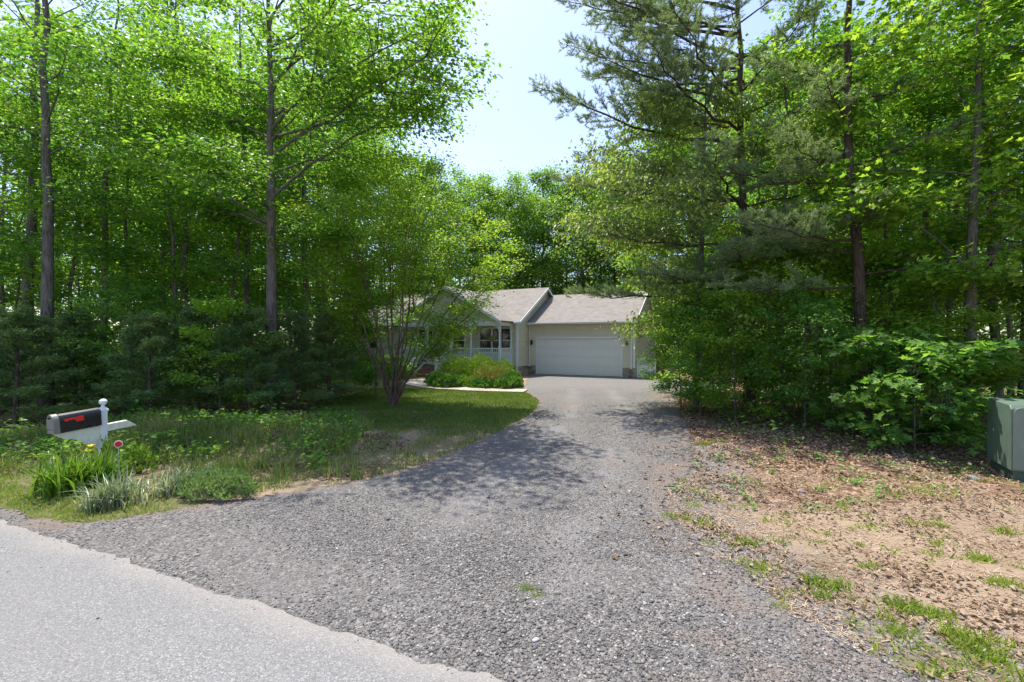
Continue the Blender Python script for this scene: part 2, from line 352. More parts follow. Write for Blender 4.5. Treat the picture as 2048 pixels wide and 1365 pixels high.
def smooth_chain(pts, step=.12, jit=.05, seed=1, y_end=30):
    P = np.array(pts, float); out = []
    for i in range(len(P)-1):
        p0 = P[max(i-1, 0)]; p1 = P[i]; p2 = P[i+1]; p3 = P[min(i+2, len(P)-1)]
        L = np.linalg.norm(p2-p1); k = max(2, int(min(L, 30)/step)) if L < 15 else 60
        for t in np.arange(k)/k:
            if L > 8: q = p1 + (p2-p1)*t
            else: q = .5*((2*p1) + (-p0+p2)*t + (2*p0-5*p1+4*p2-p3)*t*t + (-p0+3*p1-3*p2+p3)*t**3)
            out.append(q)
    out.append(P[-1]); out = np.array(out)
    out[:, 0] += jit*vnoise(out[:, 0], out[:, 1], .25, seed) + jit*.5*vnoise(out[:, 0], out[:, 1], .09, seed+1)
    out[:, 1] += jit*vnoise(out[:, 0], out[:, 1], .25, seed+2)
    return out
drive_poly = np.concatenate([smooth_chain(LEFT, seed=3), smooth_chain(RIGHT, seed=9), [road_pt(70, -.6), road_pt(-60, -.6)]])
def inside(x, y, poly):
    x = np.asarray(x); y = np.asarray(y); r = np.zeros(x.shape, bool); j = len(poly)-1
    for i in range(len(poly)):
        xi, yi = poly[i]; xj, yj = poly[j]
        if yi != yj:
            c = ((yi > y) != (yj > y)) & (x < (xj-xi)*(y-yi)/(yj-yi) + xi); r ^= c
        j = i
    return r
def poly_dist(x, y, poly):
    d = np.full(np.shape(x), 1e9)
    for i in range(0, len(poly)-2, 1):
        a = poly[i]; b = poly[i+1]; ab = b-a; L = ab@ab + 1e-9
        t = np.clip(((x-a[0])*ab[0] + (y-a[1])*ab[1])/L, 0, 1)
        d = np.minimum(d, np.hypot(x-a[0]-t*ab[0], y-a[1]-t*ab[1]))
    return d
coarse = drive_poly[::4]
def hgt(x, y):
    x = np.asarray(x, float); y = np.asarray(y, float)
    ins = inside(x, y, coarse) | (road_d(x, y) < .3)
    d = np.where(ins, 0, np.minimum(poly_dist(x, y, coarse), np.abs(road_d(x, y)-.3)))
    fade = np.clip((d-.15)/1.2, 0, 1)
    bank = .22*np.exp(-((x+6.5)**2/16 + (y-9.5)**2/5)) - .10*np.exp(-((x+4.5)**2/9 + (y-7.6)**2/1.2))
    fade = fade*np.where((y > 10.5) & (x > -7), .12, 1.0)
    return fade*(.05*vnoise(x, y, 1.4, 5) + .025*vnoise(x, y, .5, 6) + bank)
# house frame
HP = np.array([1.43, 27.1]); TH = math.radians(26)
HU = np.array([math.cos(TH), -math.sin(TH)]); HV = np.array([math.sin(TH), math.cos(TH)])
def huv(u, v): p = HP + HU*u + HV*v; return float(p[0]), float(p[1])

def cover(x, y):
    g = np.zeros_like(x); l = np.zeros_like(x); r = np.zeros_like(x)
    nz = vnoise(x, y, 1.5, 21)
    lawn = (x < 2) & (y > 10.2 + .35*nz - .5*(x < -4)*(x+4)) & (y < 19.5) & (x > -6.3 + .8*nz)
    g = np.where(lawn, .75, g)
    far_l = (y >= 19.5) & (y < 34) & (x < .5) & (x > -9); g = np.where(far_l, .6, g)
    dirtleft = (x < -.2) & (y > 6) & (y <= 10.2+.35*nz) & (x > -4.5); g = np.where(dirtleft, .32 + .15*nz, g)
    wild = (x < -3.2) & (y > 6.2) & (y < 10.5); g = np.where(wild, .42, g); l = np.where(wild, .40, l)
    verge = (x < -2) & (road_d(x, y) < 1.3 + .2*nz) & (x < -1.2); g = np.where(verge, .85, g); l = np.where(verge, 0, l)
    woodsl = (x < -4.0 - .25*np.maximum(0, 13-y)*0) & (y >= 10.5) & (x < -6 + .4*nz + (y > 19)*-3); l = np.where(woodsl, .9, l); g = np.where(woodsl, 0, g)
    rt = (x > 1.0)
    woodsr = rt & (y > 7.4 + .5*nz) ; l = np.where(woodsr, .95, l)
    mid = rt & (y <= 7.4 + .5*nz) & (y > 5.6); l = np.where(mid, .48, l)
    strip = rt & (y < 4.6 + .3*nz) & (x > 2.4); g = np.where(strip, .22 + .12*vnoise(x, y, .6, 31), g)
    r = np.where(rt & (y < 9), np.clip(.62 - .35*poly_dist(x, y, coarse), 0, 1), r)
    clearing = rt & (y > 17) & (y < 24) & (x > 11); l = np.where(clearing, 0, l); g = np.where(clearing, .9, g)
    return g, l, r
def grid_mesh(name, xs, ys, mat, zf):
    X, Y = np.meshgrid(xs, ys); x = X.ravel(); y = Y.ravel()
    V = np.stack([x, y, zf(x, y)], 1); nx = len(xs); ny = len(ys)
    i = np.arange(ny-1)[:, None]*nx + np.arange(nx-1)[None, :]
    Fq = np.stack([i, i+1, i+nx+1, i+nx], -1).reshape(-1, 4)
    return mk_mesh(name, V, Fq, mat, True), x, y
xs = np.concatenate([np.linspace(-400, -40, 10)[:-1], np.linspace(-40, -16, 17)[:-1], np.arange(-16, 16, .16), np.linspace(16, 40, 17), np.linspace(40, 400, 10)[1:]])
ys = np.concatenate([np.linspace(-200, -6, 8)[:-1], np.linspace(-6, 1, 15)[:-1], np.arange(1, 20, .16), np.linspace(20, 60, 41), np.linspace(60, 500, 12)[1:]])
gm, gx, gy = grid_mesh("ground", xs, ys, M['ground'], hgt)
g, l, r = cover(gx, gy)
ca = gm.color_attributes.new("cover", 'FLOAT_COLOR', 'POINT'); ca.data.foreach_set("color", np.stack([g, l, r, np.ones_like(g)], 1).astype(np.float32).ravel())
tag(link("ground", gm), kind="structure")
# driveway sheet, cut into a fine mesh so that wear can be stored on its points
def sheet(name, test, step, box, z, mat, attr):
    x0, x1, y0, y1 = box
    xs = np.arange(x0, x1, step); ys = np.arange(y0, y1, step)
    X, Y = np.meshgrid(xs, ys); ok = test(X, Y)
    cell = ok[:-1, :-1] & ok[1:, :-1] & ok[:-1, 1:] & ok[1:, 1:]
    nx = len(xs); i, j = np.nonzero(cell); b = i*nx + j
    Fq = np.stack([b, b+1, b+nx+1, b+nx], -1)
    used, inv = np.unique(Fq, return_inverse=True)
    V = np.stack([X.ravel()[used], Y.ravel()[used], np.full(len(used), z)], 1)
    V[:, 0] += step*.35*vnoise(V[:, 0], V[:, 1], .02, 71); V[:, 1] += step*.35*vnoise(V[:, 0], V[:, 1], .02, 72)
    me = mk_mesh(name, V, inv.reshape(-1, 4), mat, True)
    col = attr(V[:, 0], V[:, 1])
    ca = me.color_attributes.new(col[0], 'FLOAT_COLOR', 'POINT'); ca.data.foreach_set("color", col[1].astype(np.float32).ravel())
    return tag(link(name, me), kind="structure")
def wear(x, y):
    cx = np.interp(y, [2, 5, 8, 12, 18, 26], [-.9, .0, 1.0, 2.3, 3.2, 3.4])
    t = np.exp(-((x-cx-.75)/.30)**2) + np.exp(-((x-cx+.75)/.30)**2)
    t = np.clip(t*(.5 + .45*vnoise(x, y, .6, 41)), 0, .8)*np.clip((road_d(x, y)-.6)/2.2, 0, 1)
    t = np.maximum(t, np.clip((y-17)/6, 0, .55))
    d = poly_dist(x, y, coarse)
    e = np.clip(.8 - d/.30 + .4*vnoise(x, y, .3, 43), 0, .8)
    right = (x > 1.5) & (y > 6); e = np.where(right, np.clip(.75 - d/1.3 + .45*vnoise(x, y, .5, 44), 0, .75), e)
    e = np.where((x > .8) & (y < 6), np.clip(.45 - d/1.1 + .5*vnoise(x, y, .35, 45), 0, .5), e)
    return "wear", np.stack([t, e, 0*t, 0*t+1], 1)
near_t = lambda X, Y: inside(X, Y, drive_poly)
sheet("driveway", near_t, .06, (-20, 16, -3.9, 28.2), .010, M['gravel'], wear)
def redge(x, y):
    d = -road_d(x, y); s = (x-ROAD_P[0])*ROAD_D[0] + (y-ROAD_P[1])*ROAD_D[1]
    e = np.clip(1 - d/.22 + .3*vnoise(s, d, .4, 51), 0, 1)
    return "edge", np.stack([e, e, e, 0*e+1], 1)
def road_test(X, Y):
    s = (X-ROAD_P[0])*ROAD_D[0] + (Y-ROAD_P[1])*ROAD_D[1]
    d = road_d(X, Y) + .035*vnoise(s, s*0, .5, 52) + .02*vnoise(s, s*0+3, .12, 53)
    return (d < 0) & (d > -6)
rs = np.arange(-12, 19, .03); rdv = np.array([0, .03, .06, .1, .15, .2, .28, .4, .7, 1.2, 2, 3, 4.5, 6]); edge_n = .035*vnoise(rs, rs*0, .5, 52) + .018*vnoise(rs, rs*0+3, .12, 53) + .008*vnoise(rs, rs*0+5, .035, 54)
RS, RD = np.meshgrid(rs, rdv); RD2 = -RD - edge_n[None, :]*np.exp(-RD*2); RX = ROAD_P[0]+ROAD_D[0]*RS+ROAD_N[0]*RD2; RY = ROAD_P[1]+ROAD_D[1]*RS+ROAD_N[1]*RD2
nx = len(rs); i = np.arange(len(rdv)-1)[:, None]*nx + np.arange(nx-1)[None, :]
me = mk_mesh("road", np.stack([RX.ravel(), RY.ravel(), np.full(RX.size, .018)], 1), np.stack([i, i+nx, i+nx+1, i+1], -1).reshape(-1, 4), M['asphalt'], True)
nm, cc = redge(RX.ravel(), RY.ravel()); ca = me.color_attributes.new(nm, 'FLOAT_COLOR', 'POINT'); ca.data.foreach_set("color", cc.astype(np.float32).ravel()); tag(link("road", me), kind="structure")
# the rest of the road, beyond the part seen close
mb = MB()
for s0, s1 in ((-70, -11.5), (18.6, 90)):
    q = [road_pt(s0, -6), road_pt(s1, -6), road_pt(s1, -.02), road_pt(s0, -.02)]; mb.add([(p[0], p[1], .012) for p in q], [(0,1,2,3)])
o = mb.build("road", M['asphalt']); tag(o, kind="structure")
# concrete walk
WALK = smooth_chain([(.55, 18.0), (-.6, 18.25), (-1.7, 18.6), (-3.3, 19.5), (-4.35, 20.9), (-4.75, 22.4), (-4.85, 23.6)], .2, 0)
mb = MB(); Tn = unit(np.gradient(WALK, axis=0)); Nn = np.stack([-Tn[:, 1], Tn[:, 0]], 1)*.52
A = WALK+Nn; B = WALK-Nn
for i in range(len(WALK)-1):
    mb.add([(*A[i], .05), (*B[i], .05), (*B[i+1], .05), (*A[i+1], .05)], [(3, 2, 1, 0)][::1]); mb.add([(*A[i], .05), (*A[i+1], .05), (*A[i+1], -.05), (*A[i], -.05)], [(0,1,2,3)]); mb.add([(*B[i], .05), (*B[i+1], .05), (*B[i+1], -.05), (*B[i], -.05)], [(3,2,1,0)])
tag(mb.build("path", M['concrete']), kind="structure")

# ------------------------------------------------------------------ the house
house = empty("house", (HP[0], HP[1], 0), -TH, label="beige vinyl sided single storey house with a front porch gable and an attached garage", cat="house")
EV = .30
def siding_rows(mb, z0, z1, span, plane, off, sgn, lap=.125):
    """lap siding: span(z) gives the two ends; plane 'v' is a front wall at v=off facing sgn, plane 'u' a side wall at u=off facing sgn"""
    z = z0
    while z < z1-1e-4:
        zt = min(z+lap, z1); a0, b0 = span(z); a1, b1 = span(zt)
        if b0-a0 > .02:
            if b1-a1 < .02: a1 = b1 = (a1+b1)/2
            o0 = off + sgn*.030; o1 = off + sgn*.004
            P = [(a0, o0, z), (b0, o0, z), (b1, o1, zt), (a1, o1, zt)]; Q = [(a0, off, z), (b0, off, z), (b0, o0, z), (a0, o0, z)]
            if plane == 'u': P = [(q, p, zz) for p, q, zz in P]; Q = [(q, p, zz) for p, q, zz in Q]
            mb.add(P, [(0,1,2,3)]); mb.add(Q, [(0,1,2,3)])
        z = zt
def roof_slab(name, p, parent, along, t=.06):
    """p: four corners, eave first two, ridge last two; UV runs along the eave and up the slope"""
    p = [Vector(q) for q in p]; e = (p[1]-p[0]); up = (p[3]-p[0]); n = e.cross(up).normalized()
    if n.z < 0: n = -n
    top = p; bot = [q - n*t for q in p]
    me = bpy.data.meshes.new(name); me.from_pydata([tuple(q) for q in top+bot], [], [(0,1,2,3), (7,6,5,4), (0,4,5,1), (1,5,6,2), (2,6,7,3), (3,7,4,0)]); me.update()
    uv = me.uv_layers.new(name="UVMap"); eu = e.normalized(); ev = n.cross(eu); ev = ev if ev.z > 0 else -ev
    for poly in me.polygons:
        for li in poly.loop_indices:
            q = Vector(me.vertices[me.loops[li].vertex_index].co); uv.data[li].uv = ((q-p[0]).dot(eu), (q-p[0]).dot(ev))
    me.materials.append(M['shingle']); return link(name, me, parent)
GU0, GU1, GD = -.49, 5.77, 7.0
ZE, ZR = 3.10, 5.06            # garage eave and ridge height
sg = (ZR-ZE)/(GD/2+EV)
MU0, MU1, MV0, MV1 = -14.5, -.49, -1.55, 6.65; MRV, MRZ = 2.55, 5.47
sm = (MRZ-ZE)/(MRV-(MV0-EV))
# siding of garage and main block
mb = MB()
DT0, DT1, DZ = 0.0, 5.13, 2.25    # garage door with its trim
wz = ZE - .06
siding_rows(mb, .55, wz, lambda z: (GU0, DT0), 'v', 0, -1); siding_rows(mb, .55, wz, lambda z: (DT1, GU1), 'v', 0, -1)
siding_rows(mb, DZ+.005, wz, lambda z: (DT0, DT1), 'v', 0, -1)
gz = lambda v: ZE + sg*(min(v, GD-v)+EV) - .07
def gspan(z):
    if z <= gz(0): return (0, GD)
    v = (z+.07-ZE)/sg - EV; return (v, GD-v)
siding_rows(mb, .10, ZR-.1, gspan, 'u', GU1, 1)
mz = lambda v: ZE + sm*(v-(MV0-EV)) - .07
def mspan(z):
    if z <= mz(MV0): return (MV0, MV1)
    v = (z+.07-ZE)/sm + MV0-EV; return (v, 2*MRV-v)
siding_rows(mb, .55, MRZ-.12, mspan, 'u', MU1, 1)
siding_rows(mb, .55, MRZ-.12, mspan, 'u', MU0, -1)
# main front wall round its windows (u0,u1,z0,z1)
WIN = [(-3.02, -.88, 1.30, 2.78), (-4.90, -3.95, 1.30, 2.78), (-7.5, -6.3, 1.30, 2.78), (-11.75, -10.85, 1.45, 2.65), (-13.6, -12.7, 1.45, 2.65)]
DOOR = (-5.95, -5.02, .78, 2.85)
ops = sorted(WIN+[DOOR]); u = MU0
for w in ops:
    siding_rows(mb, .60, wz, lambda z, a=u, b=w[0]: (a, b), 'v', MV0, -1)
    siding_rows(mb, .60, w[2], lambda z, w=w: (w[0], w[1]), 'v', MV0, -1); siding_rows(mb, w[3], wz, lambda z, w=w: (w[0], w[1]), 'v', MV0, -1)
    u = w[1]
siding_rows(mb, .60, wz, lambda z: (u, MU1), 'v', MV0, -1)
# solid walls just behind the boards
mb.box(GU0, DT0, .01, .2, 0, wz); mb.box(DT1, GU1-.01, .01, .2, 0, wz); mb.box(DT0, DT1, .01, .2, DZ, wz)
mb.box(GU1-.2, GU1-.012, .2, GD, 0, ZE); mb.box(GU0, GU1-.2, GD-.2, GD, 0, ZE)
mb.box(MU0+.012, MU0+.2, MV0+.02, MV1, .0, wz); mb.box(MU0+.2, MU1-.2, MV1-.2, MV1, 0, wz)
mb.box(MU1-.2, MU1-.012, MV0+.02, MV1-.2, .0, wz)
wall = mb.build("wall", M['siding'], house)
# front gable above the porch
PU, PH, PV = -4.23, 3.5, -3.17; PZR = 5.15; sp_ = (PZR-ZE)/(PH+.15)
mb = MB()
def pspan(z):
    h = (PZR-.10-z)/sp_; return (PU-h, PU+h)
siding_rows(mb, 3.12, PZR-.12, pspan, 'v', PV+.06, -1)
mb.prism([(PU-PH+.1, 3.1), (PU+PH-.1, 3.1), (PU, PZR-.1)], 1, PV+.07, PV+.15)
o = mb.build("gable_wall", M['siding'], house)
# stone footing on the garage, brick under the porch and house
mb = MB(); mb.box(GU0+.002, DT0-.002, -.045, .0, -.1, .55); mb.build("stone_footing", M['stone'], house, bevel=.01)
mb = MB(); mb.box(DT1+.002, GU1+.03, -.045, .0, -.2, .55)
mb.box(GU1-.01, GU1+.045, .0, .6, -.2, .10); mb.build("stone_footing", M['stone'], house, bevel=.01)
mb = MB(); mb.box(MU1-.01, MU1+.04, MV0, -.047, -.1, .55)
mb.build("stone_footing", M['stone'], house, bevel=.01)
mb = MB(); mb.box(MU0, MU1-.01, MV0-.01, MV0+.02, -.1, .58); mb.box(-7.7, -.80, PV+.03, PV+.14, -.1, .62); mb.box(-.90, -.79, PV+.14, MV0-.012, -.1, .62)
mb.build("brick_base", M['brick'], house)
mb = MB(); mb.box(GU1-.01, GU1+.02, .6, GD, -.2, .10)
mb.build("brick_base", M['brick'], house)
# roofs
V1 = MU0-.3
r1 = roof_slab("garage_roof", [(GU0+.02, -EV, ZE), (GU1+.15, -EV, ZE), (GU1+.15, GD/2, ZR), (GU0+.02, GD/2, ZR)], house, 'u')
r2 = roof_slab("garage_roof", [(GU1+.15, GD+EV, ZE), (GU0+.02, GD+EV, ZE), (GU0+.02, GD/2, ZR), (GU1+.15, GD/2, ZR)], house, 'u')
roof_slab("main_roof", [(V1, MV0-EV, ZE), (MU1+.28, MV0-EV, ZE), (MU1+.28, MRV, MRZ), (V1, MRV, MRZ)], house, 'u')
roof_slab("main_roof", [(MU1+.28, 2*MRV-MV0+EV, ZE), (V1, 2*MRV-MV0+EV, ZE), (V1, MRV, MRZ), (MU1+.28, MRV, MRZ)], house, 'u')
vb = MV0-EV + (PZR-ZE)/sm + .1
ve = MV0-EV+.1
roof_slab("porch_roof", [(PU-PH-.15, ve, ZE), (PU-PH-.15, PV-.28, ZE), (PU, PV-.28, PZR), (PU, vb, PZR)], house, 'v')
roof_slab("porch_roof", [(PU+PH+.15, PV-.28, ZE), (PU+PH+.15, ve, ZE), (PU, vb, PZR), (PU, PV-.28, PZR)], house, 'v')
# white rake boards, fascia, gutters
def rake(mb, p, q, w=.16, t=.03, plane='v'):
    p = Vector(p); q = Vector(q); d = Vector((0, 0, -w)); o = Vector((0, t, 0)) if plane == 'v' else Vector((t, 0, 0))
    mb.add([p, q, q+d, p+d, p+o, q+o, q+d+o, p+d+o], [(0,1,2,3), (7,6,5,4), (0,4,5,1), (1,5,6,2), (2,6,7,3), (3,7,4,0)])
for s in (-1, 1): mb = MB(); rake(mb, (PU+s*(PH+.15), PV-.31, ZE-.01), (PU, PV-.31, PZR-.01), plane='v'); mb.build("rake_board", M['white'], house)
mb = MB()
for (U, t) in ((GU1+.15, .03),):
    rake(mb, (U, -EV, ZE-.01), (U, GD/2, ZR-.01), .14, t, 'u'); rake(mb, (U, GD+EV, ZE-.01), (U, GD/2, ZR-.01), .14, t, 'u')
mb.build("rake_board", M['white'], house); mb = MB()
rake(mb, (MU1+.28, MV0-EV, ZE-.01), (MU1+.28, MRV, MRZ-.01), .17, .03, 'u'); rake(mb, (MU1+.28, 2*MRV-MV0+EV, ZE-.01), (MU1+.28, MRV, MRZ-.01), .17, .03, 'u')
mb.build("rake_board", M['white'], house)
mb = MB()
mb.box(GU0+.05, GU1+.14, -EV-.115, -EV-.002, ZE-.13, ZE-.02); mb.build("gutter", M['white'], house, bevel=.02); mb = MB()
mb.box(PU+PH+.16, MU1+.28, MV0-EV-.115, MV0-EV-.002, ZE-.13, ZE-.02); mb.build("gutter", M['white'], house, bevel=.02); mb = MB(); mb.box(V1, PU-PH-.16, MV0-EV-.115, MV0-EV-.002, ZE-.13, ZE-.02)
mb.build("gutter", M['white'], house, bevel=.02)
mb = MB()
mb.box(GU0+.05, GU1+.13, -EV, -.025, ZE-.11, ZE-.09); mb.box(V1, MU1+.26, MV0-EV, MV0-.025, ZE-.115, ZE-.095)
mb.add([(GU1+.0, -EV, ZE-.09), (GU1+.148, -EV, ZE-.09), (GU1+.148, GD/2, ZR-.09), (GU1, GD/2, ZR-.09)], [(0,1,2,3)])
mb.add([(GU1+.0, GD+EV, ZE-.09), (GU1+.148, GD+EV, ZE-.09), (GU1+.148, GD/2, ZR-.09), (GU1, GD/2, ZR-.09)], [(3,2,1,0)])
mb.box(PU-PH, PU+PH, PV+.16, MV0-.03, 3.02, 3.05)
mb.build("soffit", M['soffit'], house)
# downspouts and corner boards
for (u, v, z0) in ((GU0+.10, -.07, .55), (GU1-.16, -.07, .55), (MU1-.03, MV0-.07, .08)):
    mb = MB(); mb.box(u-.035, u+.035, v-.03, v+.03, z0, ZE-.14)
    mb.add([(u-.035, v-.03, ZE-.14), (u+.035, v-.03, ZE-.14), (u+.035, v-.20, ZE-.05), (u-.035, v-.20, ZE-.05), (u-.035, v+.03, ZE-.14), (u+.035, v+.03, ZE-.14), (u+.035, v-.13, ZE-.05), (u-.035, v-.13, ZE-.05)], [(0,1,2,3), (7,6,5,4), (0,4,5,1), (1,5,6,2), (2,6,7,3), (3,7,4,0)])
    mb.box(u-.035, u+.035, v-.16, v+.03, z0-.05, z0+.002)
    mb.build("downspout", M['white'], house)
for (u, v, z0) in ((GU1, 0, .1), (MU1, MV0, .05), (GU1, GD, .1)):
    mb = MB(); mb.box(u-.07, u+.032, v-.034, v+.07, z0, ZE-.12); mb.build("corner_board", M['white'], house)
# garage door
mb = MB(); mb.box(DT0, DT0+.10, -.05, .04, .03, DZ); mb.box(DT1-.10, DT1, -.05, .04, .03, DZ); mb.box(DT0+.10, DT1-.10, -.05, .04, DZ-.11, DZ)
fr = mb.build("garage_door_frame", M['white'], house, bevel=.006)
mb = MB(); hh = (DZ-.11-.05)/4
for k in range(4):
    z0 = .05+k*hh; mb.box(DT0+.10, DT1-.10, .045, .075, z0+.006, z0+hh-.006)
    for q in range(8):                                     # raised panels
        x0 = DT0+.16+q*.605
        mb.box(x0+.03, x0+.565, .038, .046, z0+.09, z0+hh-.09)
mb.box(DT0+.10, DT1-.10, .06, .07, .05, DZ-.11)
gd = mb.build("garage_door", m_plain("door_panel_paint", (.68,.68,.65), .45, .03), house, bevel=.004)
mb = MB(); mb.box(DT0-.02, DT1+.02, -.12, .3, -.05, .03); mb.build("garage_sill", M['concrete'], house)
# windows, door
def window(w, mull, rows=2):
    u0, u1, z0, z1 = w; v = MV0
    mb = MB(); t = .07
    for (a, b, c, d) in ((u0, u0+t, z0, z1), (u1-t, u1, z0, z1), (u0+t, u1-t, z0, z0+t), (u0+t, u1-t, z1-t, z1)): mb.box(a, b, v-.045, v+.06, c, d)
    for m_ in mull: mb.box(m_-.045, m_+.045, v-.04, v+.05, z0+t, z1-t)
    mb.box(u0+t, u1-t, v-.012, v+.03, (z0+z1)/2-.025, (z0+z1)/2+.025)
    f = mb.build("window", M['white'], house)
    mb = MB(); mb.box(u0+.02, u1-.02, v+.062, v+.07, z0+.02, z1-.02); mb.build("glass", M['glass'], f)
window(WIN[0], (-2.14, -1.56)); window(WIN[1], ()); window(WIN[2], (-6.9,)); window(WIN[3], ()); window(WIN[4], ())
mb = MB(); u0, u1, z0, z1 = DOOR
mb.box(u0, u0+.08, MV0-.045, MV0+.06, z0, z1); mb.box(u1-.08, u1, MV0-.045, MV0+.06, z0, z1); mb.box(u0+.08, u1-.08, MV0-.045, MV0+.06, z1-.08, z1)
df = mb.build("door_frame", M['white'], house)
mb = MB(); mb.box(u0+.08, u1-.08, MV0+.0, MV0+.04, z0, z1-.08); mb.build("front_door", m_plain("door_paint", (.34,.32,.28), .4), house)
# porch: deck, posts, beam, railings, steps
mb = MB(); mb.box(-7.75, -.76, PV-.02, MV0-.03, .64, .76); mb.build("porch_deck", M['white'], house)
mb = MB(); mb.box(PU-PH, PU+PH, PV-.02, PV+.15, 2.84, 3.10); mb.box(-.92, -.78, PV+.15, MV0-.03, 2.84, 3.02); mb.build("porch_beam", M['white'], house)
posts = [-.83, -2.62, -3.95, -5.59, -7.62]
def porch_post(u, v, z0=.76, z1=2.84):
    mb = MB(); s = .055
    mb.box(u-s, u+s, v-s, v+s, z0, z0+.95); mb.box(u-s, u+s, v-s, v+s, z1-.32, z1)
    L = z1-.32-(z0+.95)
    mb.lathe([(.05, z0+.95), (.055, z0+.98), (.035, z0+1.0), (.045, z0+1.06), (.048, z0+.95+L*.5), (.045, z1-.40), (.035, z1-.36), (.055, z1-.345), (.05, z1-.32)], u, v, 10)
    return mb.build("porch_post", M['white'], house)
for u in posts: porch_post(u, PV+.06)
porch_post(-.83, MV0-.10)
for u in posts:                                                   # little corner brackets under the beam
    for s in (-1, 1):
        if (u == posts[0] and s > 0) or (u == posts[-1] and s < 0): continue
        mb = MB(); mb.prism([(u+s*.056, 2.83), (u+s*.30, 2.83), (u+s*.22, 2.76), (u+s*.10, 2.68), (u+s*.056, 2.56)], 1, PV+.045, PV+.075); mb.build("bracket", M['white'], house)
def railing(p, q, za, zb, h=.86):
    """balustrade between two plan points with top rail rising from za to zb"""
    p = Vector((*p, za)); q = Vector((*q, zb)); d = q-p; L = (d.xy).length; mb = MB()
    ang = math.atan2(d.y, d.x); Mx = Matrix.Translation(p) @ Matrix.Rotation(ang, 4, 'Z'); sl = d.z/L
    for z, t in ((h, .06), (.10, .05)):
        mb.add([(0,-.03,z-t),(L,-.03,z-t+sl*L),(L,.03,z-t+sl*L),(0,.03,z-t),(0,-.03,z),(L,-.03,z+sl*L),(L,.03,z+sl*L),(0,.03,z)], [(0,3,2,1),(4,5,6,7),(0,1,5,4),(1,2,6,5),(2,3,7,6),(3,0,4,7)], Mx)
    n = int(L/.115)
    for k in range(1, n):
        x = L*k/n; mb.box(x-.017, x+.017, -.017, .017, .10+sl*x-.01, h-.055+sl*x, Mx)
    return mb.build("railing", M['white'], house)
railing((-.88, PV+.06), (-2.57, PV+.06), .76, .76); railing((-2.67, PV+.06), (-3.90, PV+.06), .76, .76); railing((-5.64, PV+.06), (-7.57, PV+.06), .76, .76)
railing((-.83, PV+.11), (-.83, MV0-.15), .76, .76)
for u in (-3.95, -5.59):
    railing((u, PV+.0), (u, PV-1.35), .76, .06)
    mb = MB(); mb.box(u-.05, u+.05, PV-1.46, PV-1.36, -.05, 1.02); mb.lathe([(.05, 1.02), (.03, 1.04), (.055, 1.09), (.03, 1.14), (.005, 1.15)], u, PV-1.41, 10); mb.build("newel_post", M['white'], house)
mb = MB()
for k in range(4): mb.box(-5.53, -4.01, PV-.02-.33*(4-k), PV-.03-.33*(3-k) + (0 if k < 3 else 0), -.05, .16+.15*k)
mb.build("steps", M['brick'], house)
# carriage lamps either side of the garage door
def wall_lamp(u, lab):
    x, y = huv(u, -.05); t = empty("wall_lamp", (x, y, 1.95), -TH, label=lab, cat="wall lamp", group="carriage lamps beside the garage door")
    mb = MB(); mb.box(-.05, .05, -.01, .025, -.14, .10); mb.tube([(0, 0, .06), (0, -.07, .12), (0, -.11, .10)], .010, 6); mb.build("mount", M['bronze'], t)
    mb = MB(); mb.lathe([(.01, .10), (.075, .04), (.06, .035), (.05, -.14), (.062, -.16), (.01, -.20)], 0, -.11, 6); mb.build("lantern", M['bronze'], t)
wall_lamp(-.25, "dark bronze carriage lamp left of the white garage door"); wall_lamp(5.38, "dark bronze carriage lamp right of the white garage door")
# hanging basket in the porch opening
x, y = huv(-1.55, PV+.5)
hb = empty("hanging_basket", (x, y, 2.15), 0, label="hanging basket of orange flowers under the porch roof", cat="hanging basket")
mb = MB(); mb.lathe([(.06, -.14), (.14, -.04), (.16, .0), (.15, .0)], 0, 0, 12); mb.build("pot", M['wood'], hb)
mb = MB()
for k in range(3): a = k*2.1; mb.tube([(.15*math.cos(a), .15*math.sin(a), 0), (0, 0, .5), (0, 0, .85)], .005, 4)
mb.build("chain", M['white'], hb)
rb = np.random.RandomState(4)
P = rb.normal(0, 1, (260, 3))*[.13, .13, .07] + [0, 0, .03]; Vb, Fb = leaf_geo(P, rb.normal(0, 1, (260, 3)), rb.normal(0, 1, (260, 3)), rb.uniform(.04, .07, 260), T_KITE)
link("foliage", mk_mesh("foliage", Vb, Fb, M['leaf_box']), hb)
P = rb.normal(0, 1, (60, 3))*[.14, .14, .06] + [0, -.03, .05]; Vb, Fb = leaf_geo(P, rb.normal(0, 1, (60, 3)), rb.normal(0, 1, (60, 3)), rb.uniform(.04, .06, 60), T_KITE)
link("blossoms", mk_mesh("blossoms", Vb, Fb, m_leaf("orange_petal", [(.6,.12,.01), (.7,.2,.02), (.8,.3,.03)], .2, 1.0)), hb)
